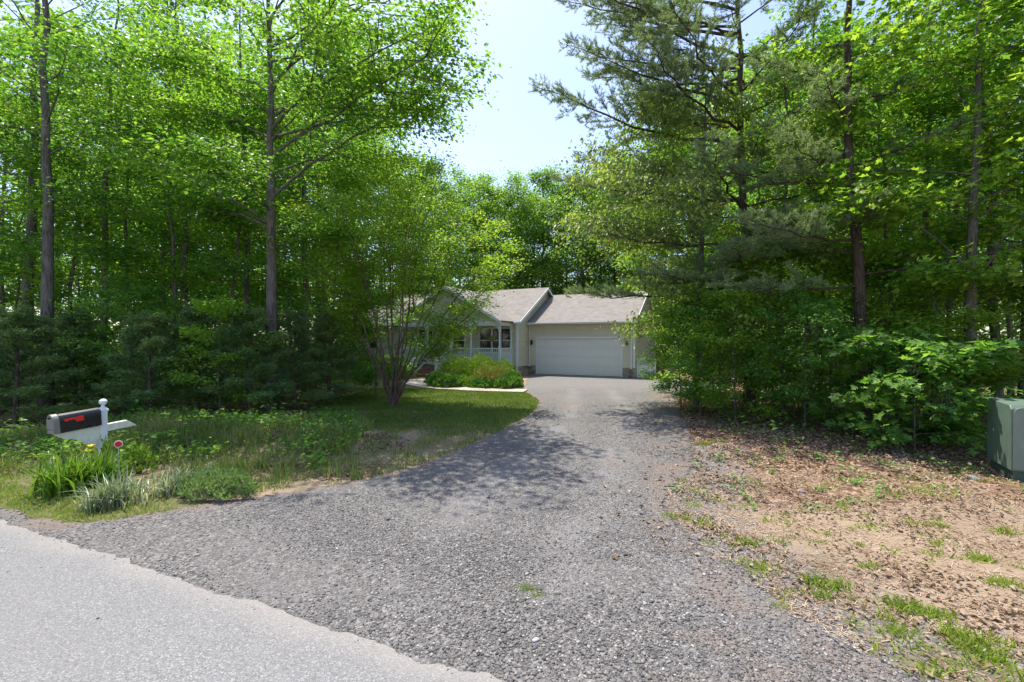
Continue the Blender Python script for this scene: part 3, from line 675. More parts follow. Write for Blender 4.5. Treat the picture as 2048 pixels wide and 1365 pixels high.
# lattice gate beside the garage and a wooden post behind it
gx0, gy0 = huv(5.86, .15)
gt = empty("lattice_gate", (gx0, gy0, 0), -TH, label="white vinyl privacy gate with arched lattice top beside the garage", cat="gate")
mb = MB()
for k in range(7): mb.box(.06+k*.128, .06+k*.128+.124, -.01, .012, .03, .62)
mb.build("panel", M['white'], gt)
mb = MB(); arch = [(x_, 1.02+.09*math.sin(PI*min(1, max(0, (x_-.04)/.92)))) for x_ in np.linspace(0, 1.0, 12)]
mb.prism([(p, q) for p, q in arch] + [(p, q-.06) for p, q in reversed(arch)], 1, -.02, .022)
mb.box(.0, .06, -.022, .024, -.05, 1.0); mb.box(.94, 1.0, -.022, .024, -.05, 1.0); mb.box(.06, .94, -.018, .02, .62, .67)
mb.build("gate_frame", M['white'], gt)
mb = MB()
for k in range(-6, 14):
    for s in (1, -1):
        x0 = .06+k*.08; pts = []
        a = max(.06, min(.94, x0)); b = max(.06, min(.94, x0+.38))
        if b-a < .03: continue
        za, zb = .67+(a-x0), .67+(b-x0)
        if s < 0: za, zb = 1.05-(a-x0), 1.05-(b-x0)
        mb.add([(a, .002*s, za-.012), (b, .002*s, zb-.012), (b, .002*s, zb+.012), (a, .002*s, za+.012), (a, .004+.002*s, za-.012), (b, .004+.002*s, zb-.012), (b, .004+.002*s, zb+.012), (a, .004+.002*s, za+.012)], [(0,1,2,3), (7,6,5,4), (0,4,5,1), (3,2,6,7)])
mb.build("lattice", M['white'], gt)
x, y = huv(6.95, 1.1); mb = MB(); mb.box(-.05, .05, -.05, .05, -.1, 1.55); mb.prism([(-.05, 1.55), (.05, 1.55), (0, 1.6)], 1, -.05, .05)
mb.box(-.04, .9, .05, .09, 1.2, 1.32); mb.box(-.04, .9, .05, .09, .35, .47)
o = mb.build("fence_post", M['wood'], None, loc=(x, y, 0), rot=(0, 0, -TH)); tag(o, label="weathered wooden fence post with two rails behind the white gate", cat="fence post")

# ------------------------------------------------------------------ tree builder
def bez(p0, p1, p2, n):
    t = np.linspace(0, 1, n)[:, None]; return (1-t)**2*p0 + 2*t*(1-t)*p1 + t*t*p2
def dirv(az, el): return np.array([math.cos(az)*math.cos(el), math.sin(az)*math.cos(el), math.sin(el)])
def make_tree(name, seed, H, r0, base, R, nl, leafmat, barkmat, tmpl=T_KITE, lsize=.13, m=34, sub=6, cl=4, spread=(.34, .16), lean=(0, 0), droop=.0, top_r=.15, limbs=(), ztop=None, el=(0.1, .9), hang=0, thin=1.0, wob=.02, topk=.12):
    rg = np.random.RandomState(seed); wood = []; cent = []
    n = 14; t = np.linspace(0, 1, n); w = np.cumsum(rg.normal(0, 1, (n, 2)), 0)*wob*H/4; w[0] = 0
    TP = np.stack([lean[0]*t*H + w[:, 0]*t**.5, lean[1]*t*H + w[:, 1]*t**.5, t*H], 1); TP[0, 2] = -.15
    TR = r0*(1-t*(1-top_r)); TR[0] = r0*1.35
    wood.append(tube_np(TP, TR, 10))
    at = lambda z: np.array([np.interp(z, TP[:, 2], TP[:, k]) for k in range(3)])
    L_ = []
    for i in range(nl):
        rel = (i+.5)/nl; z = base + (H*.97-base)*rel**.9 + rg.uniform(-.3, .3); az = i*2.399 + rg.uniform(-.5, .5)
        prof = math.sin(PI*(.16+.76*rel))**.75; L = R*prof*rg.uniform(.65, 1.15); e = el[0] + (el[1]-el[0])*rel + rg.uniform(-.15, .15)
        L_.append((at(z), az, e, L, z))
    for (z, az, e, L) in limbs: L_.append((at(z), az, e, L, z))
    for (p, az, e, L, z) in L_:
        d = dirv(az, e); end = p + d*L + np.array([0, 0, -droop*L]); mid = p + dirv(az+rg.uniform(-.2, .2), e+.15)*L*.5
        nn = 8; LP = bez(p, mid, end, nn); LP[1:-1] += rg.normal(0, .03*L/3, (nn-2, 3))
        rl = max(.012, r0*.23*(L/R)**1.0*(1-.55*z/H)); wood.append(tube_np(LP, rl*(1-.8*np.linspace(0, 1, nn)), 6))
        for k in range(sub):
            tt = .28 + .72*(k+rg.uniform(.2, .9))/sub; idx = min(nn-2, int(tt*(nn-1))); fr = tt*(nn-1)-idx; q = LP[idx]*(1-fr) + LP[min(nn-1, idx+1)]*fr
            s = 1 if k % 2 else -1; a2 = az + s*rg.uniform(.4, 1.2); ls = L*(.50-.22*tt)*rg.uniform(.7, 1.3); ls = max(ls, .35)
            e2 = rg.uniform(-.15, .35) - droop*.6; q2 = q + dirv(a2, e2)*ls
            SP = bez(q, (q+q2)/2+rg.normal(0, .06*ls, 3), q2, 4); wood.append(tube_np(SP, rl*.35*np.array([1, .8, .5, .2]) + .003, 4))
            for c in range(cl):
                f = (c+1)/cl; cent.append((SP[0]*(1-f) + SP[-1]*f + rg.normal(0, .07, 3), a2, ls))
        cent.append((end, az, L*.3)); cent.append((LP[-2], az, L*.3))
    Cn = np.array([c[0] for c in cent]); Az = np.array([c[1] for c in cent])
    keep = rg.rand(len(Cn)) < thin*np.clip(1-(Cn[:, 2]-10.0)/2.5*(1-topk), topk, 1); Cn = Cn[keep]; Az = Az[keep]
    k = len(Cn)*m; ci = np.repeat(np.arange(len(Cn)), m)
    off = rg.normal(0, 1, (k, 3))*[spread[0], spread[0], spread[1]]
    tilt = rg.normal(0, .28, (len(Cn), 2)); off[:, 2] += off[:, 0]*tilt[ci, 0] + off[:, 1]*tilt[ci, 1] - hang*.3*np.linalg.norm(off[:, :2], axis=1)
    P = Cn[ci] + off
    ang = Az[ci] + rg.normal(0, 1.1, k); D = np.stack([np.cos(ang), np.sin(ang), rg.normal(-.25-hang, .35, k)], 1)
    Nn_ = np.stack([rg.normal(0, .5, k), rg.normal(0, .5, k), np.ones(k)], 1)
    Nn_[:, :2] += .6*tilt[ci]
    S = lsize*rg.uniform(.6, 1.25, k)
    V, Fc = leaf_geo(P, D, Nn_, S, tmpl)
    wv, wf = join_np(wood)
    return mk_mesh(name+"_trunk", wv, wf, barkmat, True), mk_mesh(name+"_crown", V, Fc, leafmat)
def place(proto, name, x, y, rz, sc, label, cat="tree", group=None, z=None):
    zz = float(hgt(x, y)) if z is None else z
    r = empty(name, (x, y, zz), rz, label=label, cat=cat, group=group); r.scale = (sc, sc, sc)
    link("trunk", proto[0], r); link("crown", proto[1], r)
    return r

# prototypes
P_oak = [make_tree("oak%d" % i, 10+i, 15, .155, 3.8, 3.6, 24, M['leaf_oak'], M['bark_oak'], lsize=.125, m=36, sub=6, cl=3, spread=(.27, .10), topk=.05) for i in range(2)]
P_slim = [make_tree("slim%d" % i, 30+i, 14, .12, 1.8, 2.9, 22, M['leaf_maple'] if i else M['leaf_lime'], M['bark_oak'], lsize=.12, m=36, sub=6, cl=3, spread=(.27, .09), topk=.05) for i in range(3)]
P_far = [make_tree("far%d" % i, 50+i, 19, .20, 2.5, 5.2, 32, M['leaf_far'], M['bark_oak'], lsize=.25, m=30, sub=6, cl=3, spread=(.50, .22), topk=1.0) for i in range(3)]
P_sap = [make_tree("sap%d" % i, 70+i, 4.6, .035, .35, 1.7, 20, M['leaf_maple'] if i == 1 else M['leaf_lime'], M['bark_oak'], tmpl=T_OVAL, lsize=.115, m=20, sub=5, cl=3, spread=(.20, .06), el=(.05, .8)) for i in range(3)]
P_lobe = [make_tree("lobe%d" % i, 80+i, 9, .07, 1.2, 2.7, 22, M['leaf_lime'] if i else M['leaf_maple'], M['bark_oak'], tmpl=T_LOBE, lsize=.15, m=18, sub=6, cl=3, spread=(.28, .07), topk=.05, el=(.05, .8)) for i in range(2)]

# main oak on the left, with the long limb that reaches over the lawn towards the driveway
lim = [(6.1, -.05, .55, 5.2), (7.2, -.25, .42, 5.4), (8.4, .05, .42, 5.2), (9.3, -.40, .30, 5.6), (7.8, .35, .35, 5.0), (10.4, -.15, .25, 5.2), (6.8, .9, .4, 4.2), (10.0, .3, .3, 4.8), (11.2, -.5, .2, 4.6), (7.8, 2.6, .4, 4.4), (5.2, 2.9, .3, 3.6), (5.4, 3.6, .35, 3.6), (9.0, -.7, .25, 4.6), (8.6, .2, .1, 4.6), (8.0, -.45, .2, 6.0), (7.2, -.42, .28, 5.8)]
pm = make_tree("main_oak", 5, 14, .175, 4.6, 3.3, 20, M['leaf_oak'], M['bark_oak'], tmpl=T_OVAL, lsize=.125, m=44, sub=7, cl=4, spread=(.27, .11), topk=.05, limbs=lim, wob=.008)
place(pm, "oak_tree", px(541, 13), 13, 0, 1, "tall grey barked oak rising from the cedars, long limb reaching right into the sky")
# left side
place(P_oak[0], "oak_tree", px(93, 12), 12, 1.0, 1.0, "straight grey trunked oak at far left behind the bluish cedar")
place(P_oak[1], "oak_tree", px(45, 15), 15, 2.2, 1.15, "thick dark trunked oak just behind the straight grey oak at far left")
place(P_slim[0], "hardwood_tree", px(378, 16), 16, .4, 1.05, "slender hardwood of two close grey trunks midway along the left wood, the right one")
place(P_slim[1], "hardwood_tree", px(326, 18), 18, 2.4, 1.1, "slender hardwood of two close grey trunks midway along the left wood, the left one")
place(P_slim[2], "hardwood_tree", px(497, 16.5), 16.5, 3.9, 1.0, "thin dark trunked hardwood just left of the tall grey barked oak")
place(P_oak[0], "oak_tree", px(613, 17.7), 17.7, 3.0, .95, "dark trunked oak between the tall grey barked oak and the many stemmed crape myrtle")
place(P_slim[1], "hardwood_tree", px(-20, 13), 13, 5.0, 1.0, "hardwood tree cut by the left picture edge")
place(P_slim[0], "hardwood_tree", px(200, 14.5), 14.5, 5.4, 1.0, "bright leaved young hardwood with a leaning stem between far left oaks and the cedars")
P_s2 = [P_slim[0], P_slim[1], P_oak[1], P_slim[2]]
k = 0
rgl = np.random.RandomState(77)
for (X, Y) in [(-22, 19.5), (-13.8, 21.5), (-17.5, 23.5), (-26, 26), (-10.8, 26), (-19.5, 27), (-29, 22), (-12.8, 30), (-17, 33), (-23, 33), (-29, 31), (-36, 28), (-20.5, 14.5)]:
    place(P_s2[k % 4] if Y < 26 else P_far[k % 3], "forest_tree", X, Y, rgl.uniform(0, 6.28), rgl.uniform(.9, 1.15), "leafy forest tree deep in the shaded wood left of the house", group="trees deep in the left wood"); k += 1
# trees behind the house
k = 0
for (X, Y, s) in [(-24, 40, 1.0), (-18, 42, 1.1), (-12.5, 44, 1.05), (-8, 41, .93), (-4, 46, .95), (-.5, 43, .86), (3.2, 46, .98), (6.6, 43, .9), (10.3, 45, 1.0), (13.5, 41, 1.0), (17.5, 44, 1.1), (22, 41, 1.1), (27, 43, 1.1), (33, 40, 1.1), (39, 42, 1.1), (-31, 42, 1.1)]:
    place(P_far[k % 3], "forest_tree", X, Y, rgl.uniform(0, 6.28), s, "full crowned tree in the row beyond the house roof", group="trees in the row beyond the house"); k += 1
for (X, Y, s) in [(-6, 52, .95), (-1.5, 54, .95), (2.5, 53, .95), (6.5, 54, .98), (10.5, 53, 1.0), (14, 52, 1.05), (-11, 53, 1.05)]:
    place(P_far[k % 3], "forest_tree", X, Y, rgl.uniform(0, 6.28), s, "full crowned tree in the row beyond the house roof", group="trees in the row beyond the house"); k += 1
# the mass of forest that closes the view all round, too deep to tell its trees apart
def wood_mass():
    rg = np.random.RandomState(500); n = 5200; az = rg.uniform(-.2, PI+.2, n); r = rg.uniform(50, 78, n); x = np.cos(az)*r*1.15; y = np.sin(az)*r; top = 13 + 3*np.sin(az*9)+2*np.sin(az*23+1)
    keep = (np.abs(x) > 22) | (y > 52); z = rg.uniform(.3, 1, n)**.8*top; m = 34
    z[:1400] = rg.uniform(.3, 4, 1400); x, y, z = x[keep], y[keep], z[keep]
    Cn = np.stack([x, y, z], 1); k = len(Cn)*m; P = np.repeat(Cn, m, 0) + rg.normal(0, 1, (k, 3))*[1.5, 1.5, .8]; P[:, 2] = np.maximum(P[:, 2], .2)
    a = rg.uniform(0, 2*PI, k); V, Fc = leaf_geo(P, np.stack([np.cos(a), np.sin(a), rg.normal(-.2, .4, k)], 1), np.stack([rg.normal(0, .6, k), rg.normal(0, .6, k), np.ones(k)], 1), rg.uniform(.35, .7, k), T_KITE)
    tag(link("distant_woods", mk_mesh("distant_woods", V, Fc, M['leaf_far'])), kind="stuff")
    # leafy brush on the forest floor between the trunks
    n = 2000; x = np.concatenate([rg.uniform(-40, -9, n//2), rg.uniform(9.5, 44, n//2)]); y = rg.uniform(17, 48, n)
    keep = ~((x > 9) & (y < 26) & (y > 15) & (x < 30)); x, y = x[keep], y[keep]; hh = rg.uniform(.4, 2.6, len(x)); m = 60; k = len(x)*m; ii = np.repeat(np.arange(len(x)), m)
    P = np.stack([x[ii]+rg.normal(0, .7, k), y[ii]+rg.normal(0, .7, k), rg.uniform(.05, 1, k)*hh[ii]], 1)
    a = rg.uniform(0, 2*PI, k); V, Fc = leaf_geo(P, np.stack([np.cos(a), np.sin(a), rg.normal(-.1, .4, k)], 1), np.stack([rg.normal(0, .5, k), rg.normal(0, .5, k), np.ones(k)], 1), rg.uniform(.12, .24, k), T_KITE)
    tag(link("forest_brush", mk_mesh("forest_brush", V, Fc, M['leaf_far'])), kind="stuff")
wood_mass()
# right wood
for (X, Y) in [(12.2, 20.5), (15, 28), (20, 30), (25, 28), (30, 25), (11.5, 33), (17, 36), (24, 36), (31, 33), (16, 16), (23, 20), (28, 18)]:
    place(P_s2[k % 4] if Y < 28 else P_far[k % 3], "forest_tree", X, Y, rgl.uniform(0, 6.28), rgl.uniform(.85, 1.1), "leafy forest tree deep in the shaded wood right of the driveway", group="trees deep in the right wood"); k += 1
place(P_oak[1], "oak_tree", px(1610, 16.5), 16.5, .6, .95, "dark trunked oak behind the leafy saplings right of the driveway")
place(P_slim[1], "hardwood_tree", px(1845, 13), 13, 1.3, .95, "dark slim hardwood left of the forked light trunk")
place(P_slim[2], "hardwood_tree", px(1995, 11.5), 11.5, 2.1, .95, "pair of dark slim trunks behind the green utility cabinet, the left one")
place(P_slim[0], "hardwood_tree", px(2045, 10.5), 10.5, 4.1, .95, "pair of dark slim trunks behind the green utility cabinet, the right one")
P_pole = [make_tree("pole%d" % i, 120+i, 11+i, .055+.02*i, 2.6, 1.7, 13, M['leaf_lime'] if i else M['leaf_maple'], M['bark_oak'], lsize=.12, m=24, sub=5, cl=2, spread=(.24, .07), topk=.1, wob=.03) for i in range(2)]
for i, (sx, Y) in enumerate([(22, 17), (140, 16), (175, 19), (262, 16), (300, 21), (345, 14.5), (430, 19), (468, 15), (560, 18), (580, 23), (655, 16)]):
    place(P_pole[i % 2], "young_tree", px(sx, Y), Y, i*1.1, rgl.uniform(.9, 1.1), "thin straight young tree standing in the shaded wood left of the house", group="thin young trees in the left wood")
for i, (sx, Y) in enumerate([(1520, 15), (1565, 12.5), (1640, 13.5), (1672, 17), (1700, 14), (1765, 15), (1795, 12), (1825, 16), (1868, 14.5), (1895, 12), (1960, 13), (2020, 14), (2075, 12)]):
    place(P_pole[i % 2], "young_tree", px(sx, Y), Y, i*1.3, rgl.uniform(.9, 1.1), "thin straight young tree standing in the shaded wood right of the driveway", group="thin young trees in the right wood")
# forked light trunk at right
P_fork = make_tree("forked", 91, 11, .12, 2.8, 3.2, 24, M['leaf_lime'], M['bark_oak'], tmpl=T_LOBE, lsize=.15, m=22, sub=6, cl=3, spread=(.30, .08), topk=.1, lean=(.012, -.02), limbs=[(3.2, -.3, .95, 4.2), (3.5, 2.7, .8, 3.2), (4.5, -1.6, .5, 3.0)])
place(P_fork, "hardwood_tree", px(1932, 9.7), 9.7, 0, 1.0, "forked light brown trunk with bright lobed leaves left of the utility cabinet")
place(P_lobe[1], "hardwood_tree", 10.6, 8.6, 2.2, 1.0, "bright young tree leaning in over the green utility cabinet")
# drooping yellow-green tree over the garage side
P_droop = make_tree("droop", 95, 10.5, .12, 2.6, 3.9, 30, M['leaf_yellow'], M['bark_oak'], tmpl=T_OVAL, lsize=.12, m=30, sub=6, cl=3, spread=(.22, .18), droop=.25, hang=.7, limbs=[(4.5, PI, .5, 4.8), (6, 3.4, .4, 4.8), (5.2, 2.8, .45, 4.6), (7, 3.0, .35, 4.2)])
place(P_droop, "hickory_tree", px(1395, 13.6), 13.6, .35, .92, "tree with drooping yellow green leaves beside the driveway, above the garage corner")

# pines
def make_pine(name, seed, H, r0, base, R, nl, tufts, limbs=(), lean=(0, 0), wob=.02):
    rg = np.random.RandomState(seed); wood = []; tc = []; td = []
    n = 14; t = np.linspace(0, 1, n); w = np.cumsum(rg.normal(0, 1, (n, 2)), 0)*wob*H/4; w[0] = 0
    TP = np.stack([lean[0]*t*H + w[:, 0]*t**.5, lean[1]*t*H + w[:, 1]*t**.5, t*H], 1); TP[0, 2] = -.15
    TR = r0*(1-t*.82); TR[0] = r0*1.3; wood.append(tube_np(TP, TR, 10))
    at = lambda z: np.array([np.interp(z, TP[:, 2], TP[:, k]) for k in range(3)])
    LL = []
    for i in range(nl):
        rel = (i+.5)/nl; z = base + (H*.98-base)*rel; LL.append((z, i*2.399+rg.uniform(-.6, .6), rg.uniform(-.05, .3) + .35*rel, R*(1-.62*rel**1.3)*rg.uniform(.6, 1.1), rg.rand() < .10))
    for q in limbs: LL.append((*q, False))
    for (z, az, e, L, dead) in LL:
        p = at(z); end = p + dirv(az, e)*L; mid = p + dirv(az+rg.uniform(-.15, .15), e-.12)*L*.55; nn = 9
        LP = bez(p, mid, end, nn); LP[1:-1] += rg.normal(0, .035, (nn-2, 3))*L/3
        rl = .018 + .010*L; rl *= .72; wood.append(tube_np(LP, rl*(1-.85*np.linspace(0, 1, nn)), 6))
        ns = int(6+L*4.0)
        for k in range(ns):
            tt = .22 + .78*(k+rg.rand())/ns; i0 = min(nn-2, int(tt*(nn-1))); fr = tt*(nn-1)-i0; q = LP[i0]*(1-fr) + LP[i0+1]*fr
            s = 1 if k % 2 else -1; a2 = az + s*rg.uniform(.5, 1.15); ls = max(.3, L*.36*(1.1-tt))*rg.uniform(.6, 1.3); d2 = dirv(a2, rg.uniform(-.1, .45)); q2 = q+d2*ls
            wood.append(tube_np(np.array([q, (q+q2)/2+rg.normal(0, .04, 3), q2]), np.array([.010, .007, .004]), 4))
            if dead and rg.rand() < .7: continue
            nt_ = int(tufts*ls/.5)+2
            for c in range(nt_):
                f = .15+.85*(c+rg.rand())/nt_; b = q*(1-f)+q2*f; dd = dirv(a2+rg.normal(0, .7), rg.uniform(-.1, .9))
                tc.append(b + dd*rg.uniform(.02, .16)); td.append(dd)
        for c in range(4): tc.append(end+rg.normal(0, .08, 3)); td.append(dirv(az, .4))
    tc = np.array(tc); td = np.array(td); m = 34; k = len(tc)*m
    P = np.repeat(tc, m, 0) + np.repeat(td, m, 0)*rg.uniform(-.08, .12, (k, 1)); D = unit(np.repeat(td, m, 0)*.55 + rg.normal(0, .55, (k, 3)) + [0, 0, .12])
    V, Fc = leaf_geo(P, D, rg.normal(0, 1, (k, 3)), rg.uniform(.06, .10, k), (T_NEEDLE[0]*[1.5, 1, 1], T_NEEDLE[1]))
    wv, wf = join_np(wood)
    return mk_mesh(name+"_trunk", wv, wf, M['bark_pine'], True), mk_mesh(name+"_crown", V, Fc, M['needle_pine'])
pl = [(11.2, 3.0, .3, 5.6), (10.6, 3.5, .2, 5.6), (12.0, 3.25, .25, 5.0), (9.4, 3.9, .2, 4.6), (10.0, 2.4, .2, 4.4), (11.5, 2.7, .3, 4.6), (7.9, 3.20, .26, 6.6), (9.2, 3.35, .20, 5.2), (6.3, 3.0, .16, 5.6), (10.3, 3.0, .22, 5.4), (5.0, 3.3, .02, 5.0), (3.7, 3.2, -.05, 5.5), (8.4, 3.8, .2, 5.0), (6.0, 4.1, .1, 4.6), (4.2, 4.2, .0, 4.0), (9.8, 2.7, .3, 5.0), (11.3, 3.3, .15, 4.6), (7.2, 2.8, .2, 5.2), (3.9, 3.7, -.05, 4.4)]
pp = make_pine("main_pine", 3, 15.5, .17, 4.2, 3.8, 32, 9, limbs=pl, lean=(-.045, 0))
place(pp, "pine_tree", px(1500, 14), 14, 0, 1.0, "large grey green pine whose long boughs reach left over the driveway and the garage roof", cat="pine tree")
pq = make_pine("near_pine", 8, 13.5, .15, 3.3, 2.6, 19, 7, limbs=[(3.3, 3.2, .0, 3.4), (4.4, 3.5, .05, 3.6), (5.8, 3.0, .15, 3.2)], lean=(-.01, 0))
place(pq, "pine_tree", px(1738, 10.6), 10.6, 0, 1.0, "straight brown trunked pine among the saplings right of the driveway", cat="pine tree")
place(pq, "pine_tree", px(1620, 21), 21, 2.0, 1.15, "pine half hidden behind the large grey green pine", cat="pine tree")

# understorey saplings right of the driveway
SAP = [(1362, 13.0, .62, "sapling at the driveway edge, lowest branches over the gravel"), (1400, 12.0, .66, "leafy sapling with drooping sprays nearest the gravel bend"), (1470, 11.2, .66, "low spreading sapling left of the dark oak trunk"),
       (1545, 12.3, .95, "taller sapling just left of the dark oak trunk"), (1610, 10.2, .62, "low sapling left of the straight brown pine trunk"), (1660, 12.6, .95, "sapling behind the straight brown pine trunk"), (1770, 11.6, .85, "sapling right of the straight brown pine trunk"),
       (1440, 14.5, 1.05, "tall sapling under the boughs beside the garage view"), (1395, 17.5, .95, "rounded sapling right of the white gate"), (1860, 9.9, .72, "sapling left of the forked light trunk"), (1500, 17, 1.2, "tall shaded sapling behind the pine boughs")]
for i, (sx, Y, s, lab) in enumerate(SAP):
    place(P_sap[i % 3], "sapling", px(sx, Y), Y, i*1.7, s, lab, cat="sapling", group="saplings right of the driveway")
P_lob2 = make_tree("oak_sprig", 99, 1.5, .018, .35, .95, 9, M['leaf_maple'], M['bark_oak'], tmpl=T_LOBE, lsize=.17, m=8, sub=4, cl=3, spread=(.13, .04), el=(.0, .7))
place(P_lob2, "oak_seedling", px(1830, 8.1), 8.1, 0.3, 1.0, "low oak seedling with pale lobed leaves in front of the utility cabinet", cat="seedling")
place(P_lob2, "oak_seedling", px(1760, 9.0), 9.0, 2.4, 1.15, "oak seedling with lobed leaves at the foot of the straight pine trunk", cat="seedling")
place(P_lob2, "oak_seedling", px(1890, 8.9), 8.9, 4.1, 1.1, "oak seedling between the forked trunk and the utility cabinet", cat="seedling")

# left understorey
place(P_sap[0], "sapling", px(440, 11.8), 11.8, 1.2, .62, "bright green sapling in front of the cedars right of the mailbox", cat="sapling")
place(P_sap[1], "sapling", px(752, 15.5), 15.5, 2.2, .8, "thin stemmed sapling just left of the crape myrtle", cat="sapling")
place(P_sap[2], "sapling", px(690, 17), 17, .2, .7, "low sapling between the dark oak trunk and the crape myrtle", cat="sapling")
place(P_sap[1], "sapling", px(250, 12.6), 12.6, .9, .75, "dark leaved sapling between the two cedars above the mailbox", cat="sapling")

# cedars
def make_cedar(name, seed, H, R, nl):
    rg = np.random.RandomState(seed); wood = []; tc = []; td = []
    TP = np.array([[0, 0, -.1], [.03, .02, H*.5], [.0, .05, H]]); wood.append(tube_np(TP, np.array([.06, .04, .01]), 7))
    for i in range(nl):
        rel = (i+.5)/nl; z = .25+(H-.3)*rel; az = i*2.399+rg.uniform(-.4, .4); L = R*(1-rel**1.7*.85)*rg.uniform(.75, 1.15); e = rg.uniform(.0, .25)+.5*rel
        p = np.array([0, 0, z]); end = p+dirv(az, e)*L; LP = bez(p, p+dirv(az, e+.15)*L*.5, end, 6); wood.append(tube_np(LP, .016*(1-.8*np.linspace(0, 1, 6)), 4))
        for k in range(int(18+L*20)):
            t = rg.uniform(.2, 1); b = LP[min(5, int(t*5))]; a2 = az+rg.choice([-1, 1])*rg.uniform(.3, .9); ls = L*.3*(1.15-t)+.12
            q = b+dirv(a2, rg.uniform(-.2, .3))*ls*np.array([1, 1, 1])
            for c in range(5):
                f = (c+rg.rand())/5; tc.append(b*(1-f)+q*f + rg.normal(0, .035, 3)); td.append(dirv(a2+rg.normal(0, .4), rg.uniform(-.25, .35)))
    tc = np.array(tc); td = np.array(td); m = 11; k = len(tc)*m
    P = np.repeat(tc, m, 0) + rg.normal(0, 1, (k, 3))*[.05, .05, .022]; D = unit(np.repeat(td, m, 0) + rg.normal(0, .42, (k, 3)))
    V, Fc = leaf_geo(P, D, np.array([0, 0, 1.0]) + rg.normal(0, .5, (k, 3)), rg.uniform(.05, .10, k), (T_NEEDLE[0]*[2.0, 1, 1], T_NEEDLE[1]))
    wv, wf = join_np(wood); return mk_mesh(name+"_trunk", wv, wf, M['bark_cedar'], True), mk_mesh(name+"_crown", V, Fc, M['needle_cedar'])
P_ced = [make_cedar("cedar0", 1, 2.7, 1.45, 30), make_cedar("cedar1", 2, 3.0, 1.25, 32)]
for (sx, Y, pi, s, rz, lab) in [(30, 10.8, 0, 1.0, 0, "bluish green cedar at far left behind the mailbox"), (150, 12.2, 1, .92, 1.0, "dark cedar directly above the black mailbox"), (300, 11.4, 0, .95, 2.0, "cedar with pale sunlit feathery boughs right of the mailbox"),
                               (395, 12.6, 1, .95, .5, "cedar behind the bright green sapling"), (500, 12.2, 0, 1.02, 3.0, "broad dark cedar in front of the tall grey barked oak"), (590, 13.4, 1, .95, 4.0, "narrow cedar hiding the foot of the dark oak trunk"), (658, 14.5, 1, .95, 5.0, "darkest upright cedar at the right end of the cedar row"), (-40, 12.5, 1, 1.0, 2.5, "cedar cut by the left picture edge")]:
    place(P_ced[pi], "cedar_tree", px(sx, Y), Y, rz, s, lab, cat="cedar", group="cedars along the edge of the left wood")

# crape myrtle
def make_myrtle():
    rg = np.random.RandomState(12); wood = []; cent = []
    tips = []
    for i in range(13):
        az = i*2.399; rr = .25 + 2.8*math.sqrt((i+.5)/13); h = 8.2 - 2.9*(rr/3.1)**2 + rg.uniform(-.4, .4)
        tips.append((rr*math.cos(az), rr*.9*math.sin(az), h))
    tips += [(4.0, -.5, 4.4), (3.7, .5, 5.2), (3.0, -1.0, 3.3), (-2.9, -.3, 5.2), (3.0, 1.0, 6.2), (-2.6, .6, 3.6), (2.3, -.4, 2.6)]
    for i, tp in enumerate(tips):
        e = np.array(tp); b = np.array([.10*math.cos(i*1.3), .10*math.sin(i*1.3), -.1]); mid = np.array([e[0]*.40, e[1]*.40, e[2]*.52]); a = np.array([e[0]*.10, e[1]*.10, 1.0])
        LP = bez(b, a, mid, 8); LP = np.concatenate([LP, bez(mid, mid+(mid-LP[-2])*2.6, e, 8)[1:]]); LP[2:-1] += rg.normal(0, .038, (len(LP)-3, 3)); fk = LP[7] + np.array([rg.normal(0, .9), rg.normal(0, .8), 0]) + (LP[-1]-LP[7])*.75; wood.append(tube_np(bez(LP[7], LP[9]+rg.normal(0, .1, 3), fk, 8), np.linspace(.018, .005, 8), 6)); cent += [tuple(LP[7]*(1-q)+fk*q+rg.normal(0, .15, 3)) for q in (.5, .65, .8, .9, 1.0)]
        wood.append(tube_np(LP, np.linspace(.028, .006, len(LP)), 7))
        n = len(LP)
        for k in range(17):
            t = .50+.50*(k+rg.rand())/17; i0 = min(n-2, int(t*(n-1))); q = LP[i0]; a2 = rg.uniform(0, 2*PI); ls = rg.uniform(.5, 1.15)*(1.25-.5*t); q2 = q+dirv(a2, rg.uniform(-.05, .7))*ls
            wood.append(tube_np(np.array([q, (q+q2)/2+rg.normal(0, .04, 3), q2]), np.array([.006, .004, .002]), 3))
            for c in range(3): cent.append(q+(q2-q)*(c+1)/3)
    Cn = np.array(cent); m = 38; k = len(Cn)*m; P = np.repeat(Cn, m, 0)+rg.normal(0, 1, (k, 3))*[.20, .20, .07]
    ang = rg.uniform(0, 2*PI, k); D = np.stack([np.cos(ang), np.sin(ang), rg.normal(0, .35, k)], 1); Nn_ = np.stack([rg.normal(0, .5, k), rg.normal(0, .5, k), np.ones(k)], 1)
    V, Fc = leaf_geo(P, D, Nn_, .085*rg.uniform(.6, 1.3, k), T_KITE); wv, wf = join_np(wood)
    return mk_mesh("myrtle_trunk", wv, wf, M['bark_myrtle'], True), mk_mesh("myrtle_crown", V, Fc, M['leaf_myrtle'])
pmy = make_myrtle()
place(pmy, "crape_myrtle", px(787, 14), 14, 0, 1.0, "vase shaped crape myrtle with many reddish stems on the lawn in front of the house", cat="tree")

